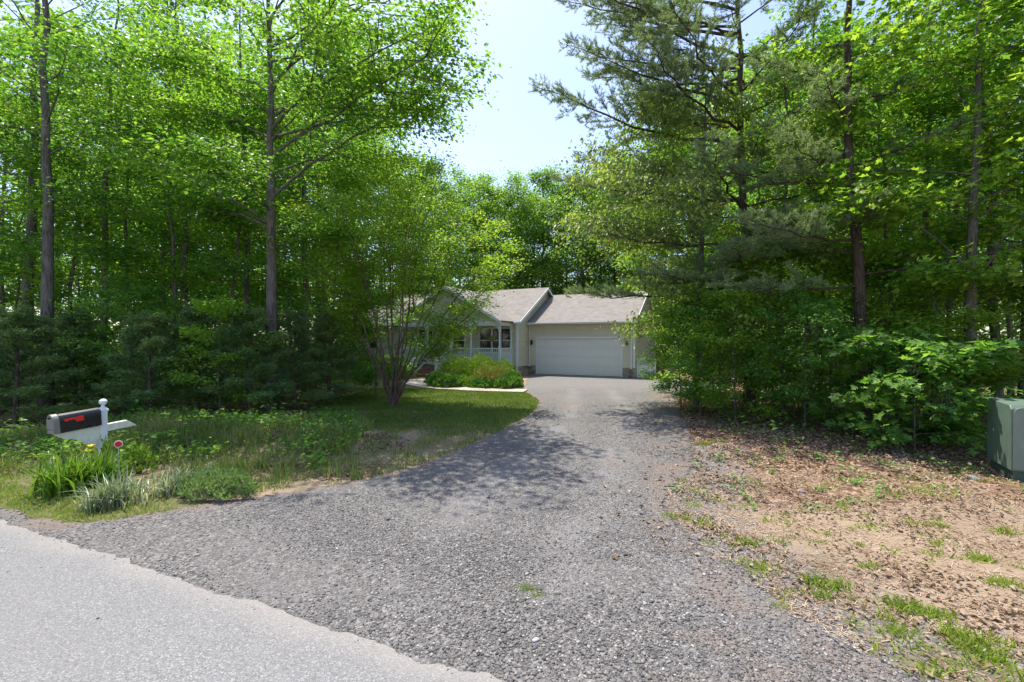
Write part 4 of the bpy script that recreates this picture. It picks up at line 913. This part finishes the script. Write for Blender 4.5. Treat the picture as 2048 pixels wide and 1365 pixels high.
# ------------------------------------------------------------------ shrubs and beds by the porch
def mound(name, seed, rx, ry, h, n, lsize, mat, tmpl=T_KITE, stems=True, up=.6):
    rg = np.random.RandomState(seed); d = unit(rg.normal(0, 1, (n, 3))); d[:, 2] = np.abs(d[:, 2]); rad = rg.uniform(.35, 1.0, n)**.4
    bum = 1 + .12*np.sin(d[:, 0]*6+seed)*np.cos(d[:, 1]*7) + .08*np.sin(d[:, 2]*11+d[:, 0]*9)
    P = d*np.array([rx, ry, h])*(rad*bum)[:, None]; P[:, 2] += .04
    D = unit(d + rg.normal(0, .6, (n, 3)) + [0, 0, up]); V, Fc = leaf_geo(P, D, unit(rg.normal(0, .7, (n, 3))+d), lsize*rg.uniform(.6, 1.3, n), tmpl)
    parts = []
    for i in range(14):
        a = i*2.4; q = np.array([math.cos(a)*rx*.7, math.sin(a)*ry*.7, h*.75]); parts.append(tube_np(np.array([(q[0]*.1, q[1]*.1, -.05), tuple(q*.5), tuple(q)]), np.array([.014, .01, .004]), 4))
    wv, wf = join_np(parts)
    return mk_mesh(name+"_stems", wv, wf, M['bark_cedar'], True), mk_mesh(name+"_foliage", V, Fc, mat)
def put_shrub(pr, name, x, y, rz, sc, label, cat, group=None):
    r = empty(name, (x, y, float(hgt(x, y))), rz, label=label, cat=cat, group=group); r.scale = (sc,)*3 if not hasattr(sc, '__len__') else sc
    link("stems", pr[0], r); link("foliage", pr[1], r); return r
P_box = mound("boxwood", 3, 1.15, .9, 1.25, 9000, .055, M['leaf_box']); P_spi = mound("spirea", 4, .95, .7, .85, 7000, .045, M['leaf_spirea']); P_per2 = mound('perennial', 16, .42, .4, .36, 1800, .06, M['leaf_box'], up=1.2); P_per = mound("perennial", 6, .5, .45, .42, 1500, .09, M['leaf_per'], up=1.2)
put_shrub(P_box, "evergreen_shrub", px(915, 22.6), 22.6, 0, 1, "rounded bright green shrub by the porch steps", "shrub", "clipped shrubs against the porch")
put_shrub(P_box, "evergreen_shrub", px(960, 22.4), 22.4, 1.5, 1.02, "rounded bright green shrub under the middle of the porch railing", "shrub", "clipped shrubs against the porch")
put_shrub(P_box, "evergreen_shrub", px(1000, 22.8), 22.8, 3.5, .85, "rounded green shrub under the right end of the porch railing", "shrub", "clipped shrubs against the porch")
put_shrub(P_spi, "spirea_shrub", px(980, 20.6), 20.6, 0, 1.05, "low yellow and pinkish spirea mound in the middle of the flower bed", "shrub")
rp = np.random.RandomState(8)
PER = [(880, 20.0), (900, 20.3), (893, 19.5), (915, 19.7), (935, 19.6), (955, 19.3), (975, 19.2), (995, 19.1), (1012, 19.0), (1022, 19.2), (1026, 20.1), (1020, 20.3), (875, 21.2), (925, 20.6), (1022, 21.3)]
for i, (sx, Y) in enumerate(PER):
    put_shrub(P_per2 if i % 3 == 1 else P_per, "perennial_plant", px(sx, Y), Y, i*1.3, rp.uniform(.85, 1.2), "leafy green perennial in the flower bed between the walk and the porch", "plant", "perennials in the flower bed")
for sx, Y, lab in ((969, 19.0, "left of the two red peony blooms in the flower bed"), (984, 18.95, "right of the two red peony blooms in the flower bed")):
    x = px(sx, Y); n = 60; d = unit(rp.normal(0, 1, (n, 3))); V, Fc = leaf_geo(d*.03, d, unit(rp.normal(0, 1, (n, 3))), rp.uniform(.03, .055, n), T_OVAL)
    r = empty("peony_flower", (x, Y, 0), 0, label=lab, cat="flower", group="red peony blooms"); o = link("bloom", mk_mesh("bloom", V, Fc, M['petal_red']), r, (0, 0, .52))
    mb = MB(); mb.tube([(0, 0, -.05), (.02, 0, .25), (0, 0, .5)], .006, 5); mb.build("stem", M['leaf_per'], r)
# little shrubs in the shade left of the steps
put_shrub(P_box, "evergreen_shrub", px(800, 24), 24, 2, .9, "shaded green shrub left of the porch steps behind the crape myrtle", "shrub")
put_shrub(P_box, "evergreen_shrub", px(735, 26.5), 26.5, 1, .9, "shaded green shrub under the left window of the house", "shrub")

# ------------------------------------------------------------------ mailbox
mbx = empty("mailbox", (-6.2, 6.9, float(hgt(-6.2, 6.9))), 0, label="black mailbox with red flag on a white post with a ball finial", cat="mailbox")
mbx.rotation_euler = (0, 0, math.atan2(-ROAD_N[0], ROAD_N[1]))            # local +y points away from the road
mb = MB(); mb.box(-.040, .040, -.040, .040, -.3, .95); mb.box(-.052, .052, -.052, .052, .95, .975)
mb.add([(-.05,-.05,.975),(.05,-.05,.975),(.05,.05,.975),(-.05,.05,.975),(-.03,-.03,1.005),(.03,-.03,1.005),(.03,.03,1.005),(-.03,.03,1.005)], [(4,5,6,7),(0,1,5,4),(1,2,6,5),(2,3,7,6),(3,0,4,7)])
mb.build("post", M['vinyl'], mbx, bevel=.004)
mb = MB(); mb.lathe([(.028, 1.0), (.03, 1.02), (.018, 1.03), (.02, 1.04), (.042, 1.06), (.053, 1.085), (.045, 1.112), (.022, 1.13), (.004, 1.135)], 0, 0, 20); mb.build("finial", M['vinyl'], mbx, smooth=True)
tilt = Matrix.Rotation(math.radians(4), 4, 'X')
T0 = Matrix.Translation((0, 0, .745)) @ tilt
mb = MB()
mb.prism([(-.58, .0), (.30, .0), (.42, -.11), (.055, -.11), (-.04, -.11), (-.12, -.30), (-.14, -.30), (-.36, -.12), (-.45, -.11)], 0, -.036, .036, T0)
mb.build("support_arm", M['vinyl_old'], mbx, bevel=.005)
mb = MB(); mb.prism([(-.056, -.02), (-.30, -.10), (-.056, -.38)], 0, -.02, .02, T0); mb.build("brace", M['vinyl_old'], mbx)
# box: arched section, local y from -.62 to -.065
sec = [(-.085, .0), (.085, .0), (.085, .13)] + [(.085*math.cos(a), .13+.085*math.sin(a)) for a in np.linspace(0, PI, 15)[1:-1]] + [(-.085, .13)]
T1 = T0 @ Matrix.Translation((0, 0, .012)) @ Matrix.Scale(1.22, 4, (0, 0, 1))
mb = MB(); mb.prism(sec, 1, -.525, -.050, T1); body = mb.build("box_body", M['black'], mbx, bevel=.004)
mb = MB(); mb.prism([(p*1.06, (q+.0)*1.03-.002) for p, q in sec], 1, -.600, -.528, T1); dr = mb.build("door", M['gray_metal'], mbx, bevel=.004)
mb = MB(); mb.box(-.02, .02, -.62, -.601, .17, .19, T1); mb.box(-.088, .088, -.6035, -.6010, .045, .05, T1); mb.build("latch", M['black'], dr)
mb = MB()                                                           # flag folded down along the right side
mb.prism([(-.47, .120), (-.44, .120), (-.43, .130), (-.36, .130), (-.35, .100), (-.26, .100), (-.26, .155), (-.44, .150), (-.47, .155), (-.48, .138)], 0, .087, .094, T1)
mb.build("flag", M['red'], mbx)
# reflector stake beside the post
x, y = px(237, 6.55), 6.55
rf = empty("driveway_reflector", (x, y, float(hgt(x, y))), math.radians(38), label="round red driveway reflector on a thin stake right of the mailbox post", cat="reflector")
mb = MB(); mb.tube([(0, .012, -.2), (0, .012, .50)], .005, 6); mb.build("stake", M['vinyl'], rf)
def disc(r, y0, y1, seg=20): return [(r*math.cos(2*PI*k/seg), .50+r*math.sin(2*PI*k/seg)) for k in range(seg)], y0, y1
o_, a_, b_ = disc(.050, -.004, .008); mb = MB(); mb.prism(o_, 1, a_, b_); mb.build("rim", M['white'], rf)
o_, a_, b_ = disc(.040, -.010, -.0045); mb = MB(); mb.prism(o_, 1, a_, b_); mb.build("lens", M['redref'], rf)

# ------------------------------------------------------------------ utility cabinet
tc_ang = math.atan2(-.5, .87)
cab = empty("utility_cabinet", (7.18, 6.55, 0), tc_ang, label="green metal utility cabinet standing in leaf litter at the right edge", cat="utility cabinet")
mb = MB(); mb.box(.03, 1.17, .03, .80, -.15, .13); mb.build("base", M['transf_dark'], cab)
mb = MB(); mb.prism([(0, .13), (0, 1.02), (.05, 1.075), (.84, 1.10), (.84, .13)], 0, 0, 1.2); mb.build("tank", M['transf'], cab, bevel=.012)
mb = MB(); mb.prism([(.02, .15), (1.18, .15), (1.18, .96)] + [(1.18-.09*(1-math.cos(a)), .96+.09*math.sin(a)) for a in np.linspace(0, PI/2, 6)[1:]] + [(.02+.09*(1-math.cos(a)), .96+.09*math.sin(a)) for a in np.linspace(PI/2, 0, 6)], 1, -.022, -.002)
hd = mb.build("hood_door", m_plain("cabinet_front", (.16,.20,.155), .5, .12, 5), cab, bevel=.012)
mb = MB(); mb.box(.55, .63, -.045, -.023, .42, .56); mb.build("latch", M['transf_dark'], hd)
mb = MB(); mb.box(.30, .50, -.027, -.023, .72, .86); mb.build("label_plate", M['vinyl_old'], hd)
for hx in (.16, 1.0): mb = MB(); mb.box(hx, hx+.09, -.034, -.023, .90, .95); mb.build("hinge", M['transf_dark'], hd)


# ------------------------------------------------------------------ clumps at the mailbox
def blades(name, seed, n, L, W, spread, mat, arch=.8, seg=5, base=.08):
    """arching strap leaves: one clump"""
    rg = np.random.RandomState(seed); Vs = []; Fs = []; b = 0
    for i in range(n):
        a = rg.uniform(0, 2*PI); l_ = L*rg.uniform(.55, 1.15); out = spread*rg.uniform(.15, 1.0); p = np.array([rg.normal(0, base), rg.normal(0, base), 0])
        t = np.linspace(0, 1, seg); h = l_*(t*1.15 - arch*out*t*t*.9); r_ = l_*out*(t**1.5); w_ = W*rg.uniform(.7, 1.2)*np.array([.7, 1, .9, .6, .05]) if seg == 5 else W*(1-t)
        C_ = p + np.stack([math.cos(a)*r_, math.sin(a)*r_, np.maximum(h, .01)], 1); S_ = np.array([-math.sin(a), math.cos(a), 0])
        L0 = C_ - S_*w_[:, None]/2; R0 = C_ + S_*w_[:, None]/2; Vs.append(np.concatenate([L0, R0])); 
        Fs += [(b+k_, b+k_+1, b+seg+k_+1, b+seg+k_) for k_ in range(seg-1)]; b += 2*seg
    return mk_mesh(name, np.concatenate(Vs), np.array(Fs), mat)
def clump(me, name, x, y, rz, sc, label, cat, group=None):
    o = link(name, me, None, (x, y, float(hgt(x, y))-.01), (0, 0, rz)); o.scale = (sc,)*3; return tag(o, label, cat, group)
me = blades("daylily", 1, 330, .56, .026, .95, M['lily'], base=.17)
clump(me, "daylily_plant", px(140, 6.05), 6.05, 0, 1.0, "big clump of arching green strap leaves in front of the mailbox", "plant")
clump(me, "daylily_plant", px(196, 6.25), 6.25, 2.0, .8, "second smaller clump of green strap leaves under the mailbox post", "plant")
me = blades("liriope", 2, 260, .42, .013, .95, M['lirio'], base=.12)
for sx, Y, s, lab in ((235, 5.55, 1.0, "white variegated grassy clump nearest the gravel right of the strap leaves"), (345, 5.95, .85, "white variegated grassy clump next to the pale green mound"), (205, 5.45, .75, "small variegated clump squeezed beside the strap leaves")):
    clump(me, "liriope_plant", px(sx, Y), Y, sx, s, lab, "plant", "variegated clumps at the mailbox")
P_mint = mound("mint", 9, .62, .34, .26, 5200, .04, M['mint'], up=1.5)
put_shrub(P_mint, "groundcover_plant", px(435, 5.95), 5.95, -.35, 1, "pale green feathery mound at the verge right of the variegated clumps", "plant")
P_rose = mound("rose", 11, .26, .26, .55, 420, .075, M['leaf_box'], tmpl=T_OVAL, up=1.0)
put_shrub(P_rose, "rose_bush", px(278, 6.9), 6.9, 0, .72, "small bright leaved bush right of the mailbox post", "shrub")
put_shrub(P_rose, "climbing_plant", px(212, 6.74), 6.74, 2, (.3, .3, .95), "dark leafy climber growing up the mailbox post", "plant")
for sx, sy, Y, nm in ((182, 895, 6.2, "yellow daylily bloom right in front of the mailbox post"), (178, 905, 6.15, "lower yellow daylily bloom in front of the mailbox post")):
    rg = rp; n = 6; a = np.arange(n)*PI/3; d = np.stack([np.cos(a), np.sin(a), 0*a+.8], 1); V, Fc = leaf_geo(d*0.005, d, np.stack([-np.cos(a), -np.sin(a), 0*a+1], 1), np.full(n, .055), T_OVAL)
    r = empty("daylily_flower", (px(sx, Y), Y, 0), 0, label=nm, cat="flower", group="yellow daylily blooms"); link("bloom", mk_mesh("bloom", V, Fc, M['petal_yellow']), r, (0, 0, pz(sy, Y))); mb = MB(); mb.tube([(0, 0, 0), (.01, 0, pz(sy, Y))], .004, 5); mb.build("stem", M['lily'], r)

# ------------------------------------------------------------------ ground cover, litter, gravel (stuff)
RG = np.random.RandomState(123)
def scatter_in(n, box, fn):
    x = RG.uniform(box[0], box[1], n); y = RG.uniform(box[2], box[3], n); p = fn(x, y); k = RG.rand(n) < p; return x[k], y[k]
def blade_mesh(name, x, y, h, w, mat, lean=.45):
    n = len(x); z = hgt(x, y) - .005; P = np.stack([x, y, z], 1); D = np.stack([RG.normal(0, lean, n), RG.normal(0, lean, n), np.ones(n)], 1)
    V, Fc = leaf_geo(P, D, RG.normal(0, 1, (n, 3)), h, (np.array([(-.5*w, 0, 0), (.5*w, 0, 0), (.32*w, .55, .06), (-.32*w, .55, .06), (.05*w, 1, .22)]), np.array([(0,1,2), (0,2,3), (3,2,4)])))
    return mk_mesh(name, V, Fc, mat)
off_drive = lambda x, y: ~inside(x, y, drive_poly) & (road_d(x, y) > .25)
# lawn beside the crape myrtle
def f(x, y): g, l, r = cover(x, y); return off_drive(x, y)*np.clip(g+.2*vnoise(x, y, .5, 61), 0, 1)
x, y = scatter_in(150000, (-7, 1.4, 9.5, 19), f); sel = hgt(x, y)*0 == 0
tag(link("grass", blade_mesh("lawn_grass", x, y, RG.uniform(.04, .085, len(x)), .16, M['grass'])), kind="stuff")
# dry sparse grass between lawn and driveway
def f(x, y): return off_drive(x, y)*(x < .3)*np.clip(.45+.6*vnoise(x, y, .45, 62), 0.03, 1)
x, y = scatter_in(50000, (-5, .4, 6.0, 10.8), f)
tag(link("grass", blade_mesh("sparse_grass", x, y, RG.uniform(.03, .09, len(x)), .16, M['grass_wild'])), kind="stuff")
# bright verge by the road
def f(x, y):
    d = road_d(x, y); return off_drive(x, y)*np.clip(1.25-(d-.3)/.7+.3*vnoise(x, y, .3, 63), 0, 1)*(x < -2.0)
x, y = scatter_in(90000, (-11, -1.6, 4.6, 9.5), f)
tag(link("grass", blade_mesh("verge_grass", x, y, RG.uniform(.03, .08, len(x)), .14, M['grass_lime'])), kind="stuff")
# tall wild grass in tufts on the left bank
tx, ty = scatter_in(1500, (-9.5, -1.6, 6.5, 10.6), lambda x, y: off_drive(x, y)*np.clip(.35+.8*vnoise(x, y, .9, 64), .05, 1)*(x < -2.6+.25*(8-y)))
ii = np.repeat(np.arange(len(tx)), 26); x = tx[ii]+RG.normal(0, .07, len(ii)); y = ty[ii]+RG.normal(0, .07, len(ii))
tag(link("grass", blade_mesh("tall_grass", x, y, RG.uniform(.10, .34, len(x)), .045, M['grass_wild'], .35)), kind="stuff")
# low broad weeds
def weeds(n, box, fn, name, mat, s=(.05, .11), per=16, sp=.10, hz=.10):
    tx, ty = scatter_in(n, box, fn); ii = np.repeat(np.arange(len(tx)), per); k = len(ii); hh = RG.uniform(.4, 1.6, len(tx))
    P = np.stack([tx[ii]+RG.normal(0, sp, k), ty[ii]+RG.normal(0, sp, k), hgt(tx, ty)[ii]+RG.uniform(.01, hz*2, k)*hh[ii]], 1); a = RG.uniform(0, 2*PI, k)
    V, Fc = leaf_geo(P, np.stack([np.cos(a), np.sin(a), RG.normal(.2, .3, k)], 1), np.stack([RG.normal(0, .4, k), RG.normal(0, .4, k), np.ones(k)], 1), RG.uniform(*s, k), T_OVAL)
    tag(link(name, mk_mesh(name, V, Fc, mat)), kind="stuff")
weeds(1100, (-10, -2.6, 7.2, 12), lambda x, y: off_drive(x, y)*np.clip(.3+.8*vnoise(x, y, 1.0, 65), 0, 1)*(x < -3+.35*(9-y)), "undergrowth", M['leaf_maple'])
weeds(500, (-24, -5, 10.5, 17), lambda x, y: (x < -5.5)*.7, "undergrowth", M['leaf_maple'], (.07, .14), 20, .2, .2)
weeds(500, (4, 18, 8.3, 17), lambda x, y: off_drive(x, y)*.5, "undergrowth", M['leaf_maple'], (.06, .12), 16, .16, .14)
weeds(150, (1.8, 8.5, 5.5, 8.2), lambda x, y: off_drive(x, y)*.6, "undergrowth", M['leaf_per'], (.03, .07), 14, .06, .05)
# weeds and grass tufts on the dirt verge at right, placed along the bands where they grow
band = lambda x, y: off_drive(x, y)*np.clip(.10+1.1*np.clip(vnoise(x, y, .55, 66), 0, 1)*np.clip((5.2-y)/1.6, .12, 1), 0, 1)
tx, ty = scatter_in(2000, (1.3, 7.5, 1.9, 6.8), band); ii = np.repeat(np.arange(len(tx)), 30); sc_ = RG.uniform(.5, 1.3, len(tx))
x = tx[ii]+RG.normal(0, .05, len(ii))*sc_[ii]; y = ty[ii]+RG.normal(0, .04, len(ii))*sc_[ii]
tag(link("grass", blade_mesh("verge_tufts", x, y, RG.uniform(.03, .085, len(x))*sc_[ii], .16, M['grass_lime'], .75)), kind="stuff")
sx_, sy_ = scatter_in(110000, (1.2, 8, 1.9, 7), lambda x, y: off_drive(x, y)*np.clip(.35+.4*vnoise(x, y, .4, 67), 0, 1))
V, Fc = leaf_geo(np.stack([sx_, sy_, hgt(sx_, sy_)+.006], 1), np.stack([RG.normal(0, 1, len(sx_)), RG.normal(0, 1, len(sx_)), RG.normal(0, .1, len(sx_))], 1), np.tile([0, 0, 1.], (len(sx_), 1)), RG.uniform(.02, .07, len(sx_)), (np.array([(-.05,0,0),(.05,0,0),(.05,1,.05),(-.05,1,.05)]), np.array([(0,1,2),(0,2,3)])))
tag(link("dead_grass", mk_mesh("dead_grass", V, Fc, m_leaf("straw", [(.16,.10,.06), (.30,.21,.14), (.44,.34,.25)], .1, 1.0, .8, .1))), kind="stuff")
# rosette weeds, a few big ones
P = [];
RO = [(1490, 1088, .16), (1650, 1170, .20), (1880, 1048, .13), (1880, 1235, .14), (1345, 1035, .13), (1375, 1040, .10), (1640, 1195, .12), (1800, 1215, .16), (1850, 1230, .15), (1920, 1280, .17), (1960, 1300, .17), (1985, 1320, .15), (1790, 1265, .12), (1740, 1140, .10), (1720, 1085, .09), (1520, 1140, .09), (1555, 1215, .09), (1055, 1180, .11), (1075, 1195, .09), (1990, 1180, .12), (2025, 1190, .12), (1955, 1120, .10), (1410, 890, .2), (1440, 884, .16), (2010, 1060, .16)]
cx = []; 
for (sx, sy, rr) in RO:
    Y = F_PX*CAM_H/(sy-682.5); cx.append((px(sx, Y), Y, rr))
wx = np.concatenate([X+RG.normal(0, rr*.42, 150) for X, Y, rr in cx]); wy = np.concatenate([Y+RG.normal(0, rr*.28, 150) for X, Y, rr in cx]); wr = np.repeat([c[2] for c in cx], 150)
tag(link("weeds", blade_mesh("weeds", wx, wy, wr*RG.uniform(.25, .62, len(wx)), .13, M['grass_lime'], .8)), kind="stuff")
# fallen leaves
def litter(n, box, fn, s=(.03, .07)):
    x, y = scatter_in(n, box, fn); k = len(x)
    P = np.stack([x, y, hgt(x, y)+RG.uniform(.004, .03, k)], 1); V, Fc = leaf_geo(P, np.stack([RG.normal(0, 1, k), RG.normal(0, 1, k), RG.normal(0, .25, k)], 1), np.stack([RG.normal(0, .35, k), RG.normal(0, .35, k), np.ones(k)], 1), RG.uniform(*s, k), (T_OVAL[0]*[1.3, 1, 2.6], T_OVAL[1]))
    tag(link("fallen_leaves", mk_mesh("fallen_leaves", V, Fc, M['litter'])), kind="stuff")
litter(75000, (2.5, 17, 5.4, 16), lambda x, y: off_drive(x, y)*np.clip((y-6.6+.5*vnoise(x, y, .8, 68)+np.clip((x-4)*.25, 0, .8))/1.6, .03, 1)*np.clip(1.6-(y/16), .3, 1)*np.clip(.75+.5*vnoise(x, y, .4, 79), .1, 1))
litter(20000, (-10, -1.2, 6.5, 13), lambda x, y: off_drive(x, y)*np.clip(.25+.6*vnoise(x, y, .9, 69), 0, 1)*(x < -2+.3*(9-y)*0))
litter(22000, (1.6, 9, 1.9, 6.8), lambda x, y: off_drive(x, y)*np.clip(.35+.6*vnoise(x, y, .7, 88), .05, 1), (.02, .05))
litter(900, (.5, 4, 4, 13), lambda x, y: inside(x, y, drive_poly)*np.clip(1-poly_dist(x, y, coarse)/1.2, 0, 1), (.04, .07))
# twigs on the litter
parts = []
tx, ty = scatter_in(260, (2.5, 13, 6.3, 12), lambda x, y: off_drive(x, y)*.8); tz = hgt(tx, ty)
for i in range(len(tx)):
    a = RG.uniform(0, PI); L = RG.uniform(.15, .6); p = np.array([tx[i], ty[i], tz[i]+.02]); d = np.array([math.cos(a), math.sin(a), 0])*L
    parts.append(tube_np(np.array([p, p+d*.5+RG.normal(0, .02, 3)*[1, 1, .3], p+d]), np.array([.007, .006, .003]), 4))
V, Fc = join_np(parts); tag(link("twigs", mk_mesh("twigs", V, Fc, M['bark_oak'])), kind="stuff")
# loose gravel stones lying on the driveway and its edges
OCT = unit(np.array([(1,0,0),(-1,0,0),(0,1,0),(0,-1,0),(0,0,1),(0,0,-1)], float)); OF = np.array([(0,2,4),(2,1,4),(1,3,4),(3,0,4),(2,0,5),(1,2,5),(3,1,5),(0,3,5)])
CUB = np.array([(-1,-1,-1),(1,-1,-1),(1,1,-1),(-1,1,-1),(-1,-1,1),(1,-1,1),(1,1,1),(-1,1,1)], float)*.68; CF = np.array([(0,2,1),(0,3,2),(4,5,6),(4,6,7),(0,1,5),(0,5,4),(1,2,6),(1,6,5),(2,3,7),(2,7,6),(3,0,4),(3,4,7)])
def stones(n, box, fn, smin, smax, zoff=.012, name="gravel"):
    x, y = scatter_in(n, box, fn); k = len(x); s = smin + (smax-smin)*RG.rand(k)**3.5
    V = CUB[None]*(1+RG.normal(0, .22, (k, 8, 3))); V = V*np.stack([RG.uniform(.7, 1.2, k), RG.uniform(.6, 1.0, k), RG.uniform(.35, .7, k)], 1)[:, None, :]
    a = RG.uniform(0, 2*PI, k); ca, sa = np.cos(a), np.sin(a); X = V[..., 0]*ca[:, None]-V[..., 1]*sa[:, None]; Y = V[..., 0]*sa[:, None]+V[..., 1]*ca[:, None]; V = np.stack([X, Y, V[..., 2]+.15*X*RG.normal(0, 1, k)[:, None]], -1)*s[:, None, None]
    z = np.where(inside(x, y, drive_poly), zoff, hgt(x, y)+.002)
    V += np.stack([x, y, z], 1)[:, None, :]; Fc = (CF[None]+(np.arange(k)*8)[:, None, None]).reshape(-1, 3)
    tag(link(name, mk_mesh(name, V.reshape(-1, 3), Fc, M['stonebit'])), kind="stuff")
loose = lambda x, y: (road_d(x, y) > .02)*inside(x, y, drive_poly)*np.clip(.62+.5*vnoise(x, y, .9, 73)-.55*wear(x, y)[1][:, 0], .08, 1)
stones(130000, (-3.2, 3.4, 1.9, 6.4), lambda x, y: loose(x, y)*np.clip((6.4-y)/2.6, 0, 1), .003, .014)
stones(76000, (-7, 3.6, 3.2, 10), lambda x, y: loose(x, y)*np.clip((y-3.2)/1.8, 0, 1)*np.clip((10-y)/2.5, 0, 1), .004, .0125)
stones(40000, (-1.5, 5, 7, 15), lambda x, y: loose(x, y)*np.clip((y-7)/2, 0, 1)*np.clip((15-y)/3, 0, 1), .006, .012)
stones(9000, (-6, 4, 1.5, 6), lambda x, y: np.clip(1-(-road_d(x, y))/.10, 0, 1)*(road_d(x, y) < .03), .003, .009, .019)
stones(60000, (-6, 4, 1.5, 6), lambda x, y: np.exp(-np.abs(road_d(x, y)+.02*vnoise(x, y, .2, 90))/.09)*(.6+.4*vnoise(x, y, .25, 91)), .002, .008, .017)
stones(5000, (-.5, 3.0, 1.9, 4.2), lambda x, y: inside(x, y, drive_poly)*(road_d(x, y) > .1)*np.clip(.5+.7*vnoise(x, y, .5, 92), 0, 1), .008, .019)
stones(700, (-6, 4, 1.5, 6), lambda x, y: np.clip(1-(-road_d(x, y))/.7, 0, 1)*(road_d(x, y) < .0)*.6, .005, .012, .020)
stones(26000, (1.2, 7, 1.8, 6.5), lambda x, y: off_drive(x, y)*np.clip(.75-.45*poly_dist(x, y, coarse)+.4*vnoise(x, y, .5, 74), .02, 1), .005, .015)
stones(260, (-3, 3.4, 2.0, 6), loose, .016, .030)
# pale rocks in the litter and on the left bank
rm = []
for i in range(3):
    bm_v = []; rgr = np.random.RandomState(200+i)
    u_ = np.linspace(0, PI, 7); w_ = np.linspace(0, 2*PI, 11)[:-1]; V = [(math.sin(a)*math.cos(b_), math.sin(a)*math.sin(b_), math.cos(a)) for a in u_ for b_ in w_]
    V = np.array(V); V = V*(1+.18*np.sin(V[:, :1]*5+i)+.12*np.cos(V[:, 1:2]*6+V[:, 2:3]*4)) * [1, .8, .55]
    Fq = np.array([(r_*10+c_, r_*10+(c_+1) % 10, (r_+1)*10+(c_+1) % 10, (r_+1)*10+c_) for r_ in range(6) for c_ in range(10)]); rm.append(mk_mesh("rock", V, Fq, M['mulch_rock'], True))
for i, (sx, sy, s, lab) in enumerate([(395, 940, .10, "grey rock in the wild grass above the pale green mound"), (425, 932, .09, "rounder grey rock just right of the other in the wild grass"), (440, 1000, .05, "small flat stone at the right tip of the pale green mound"), (1600, 988, .045, "pale stone on the bare reddish dirt right of the driveway"), (1478, 984, .035, "small pale stone near the gravel edge on the dirt"), (1945, 955, .07, "curled pale stone in the litter left of the utility cabinet")]):
    Y = F_PX*CAM_H/(sy-682.5); x = px(sx, Y); o = link("rock", rm[i % 3], None, (x, Y, float(hgt(x, Y))+s*.2), (0, 0, i)); o.scale = (s*1.2, s, s); tag(o, lab, "rock")
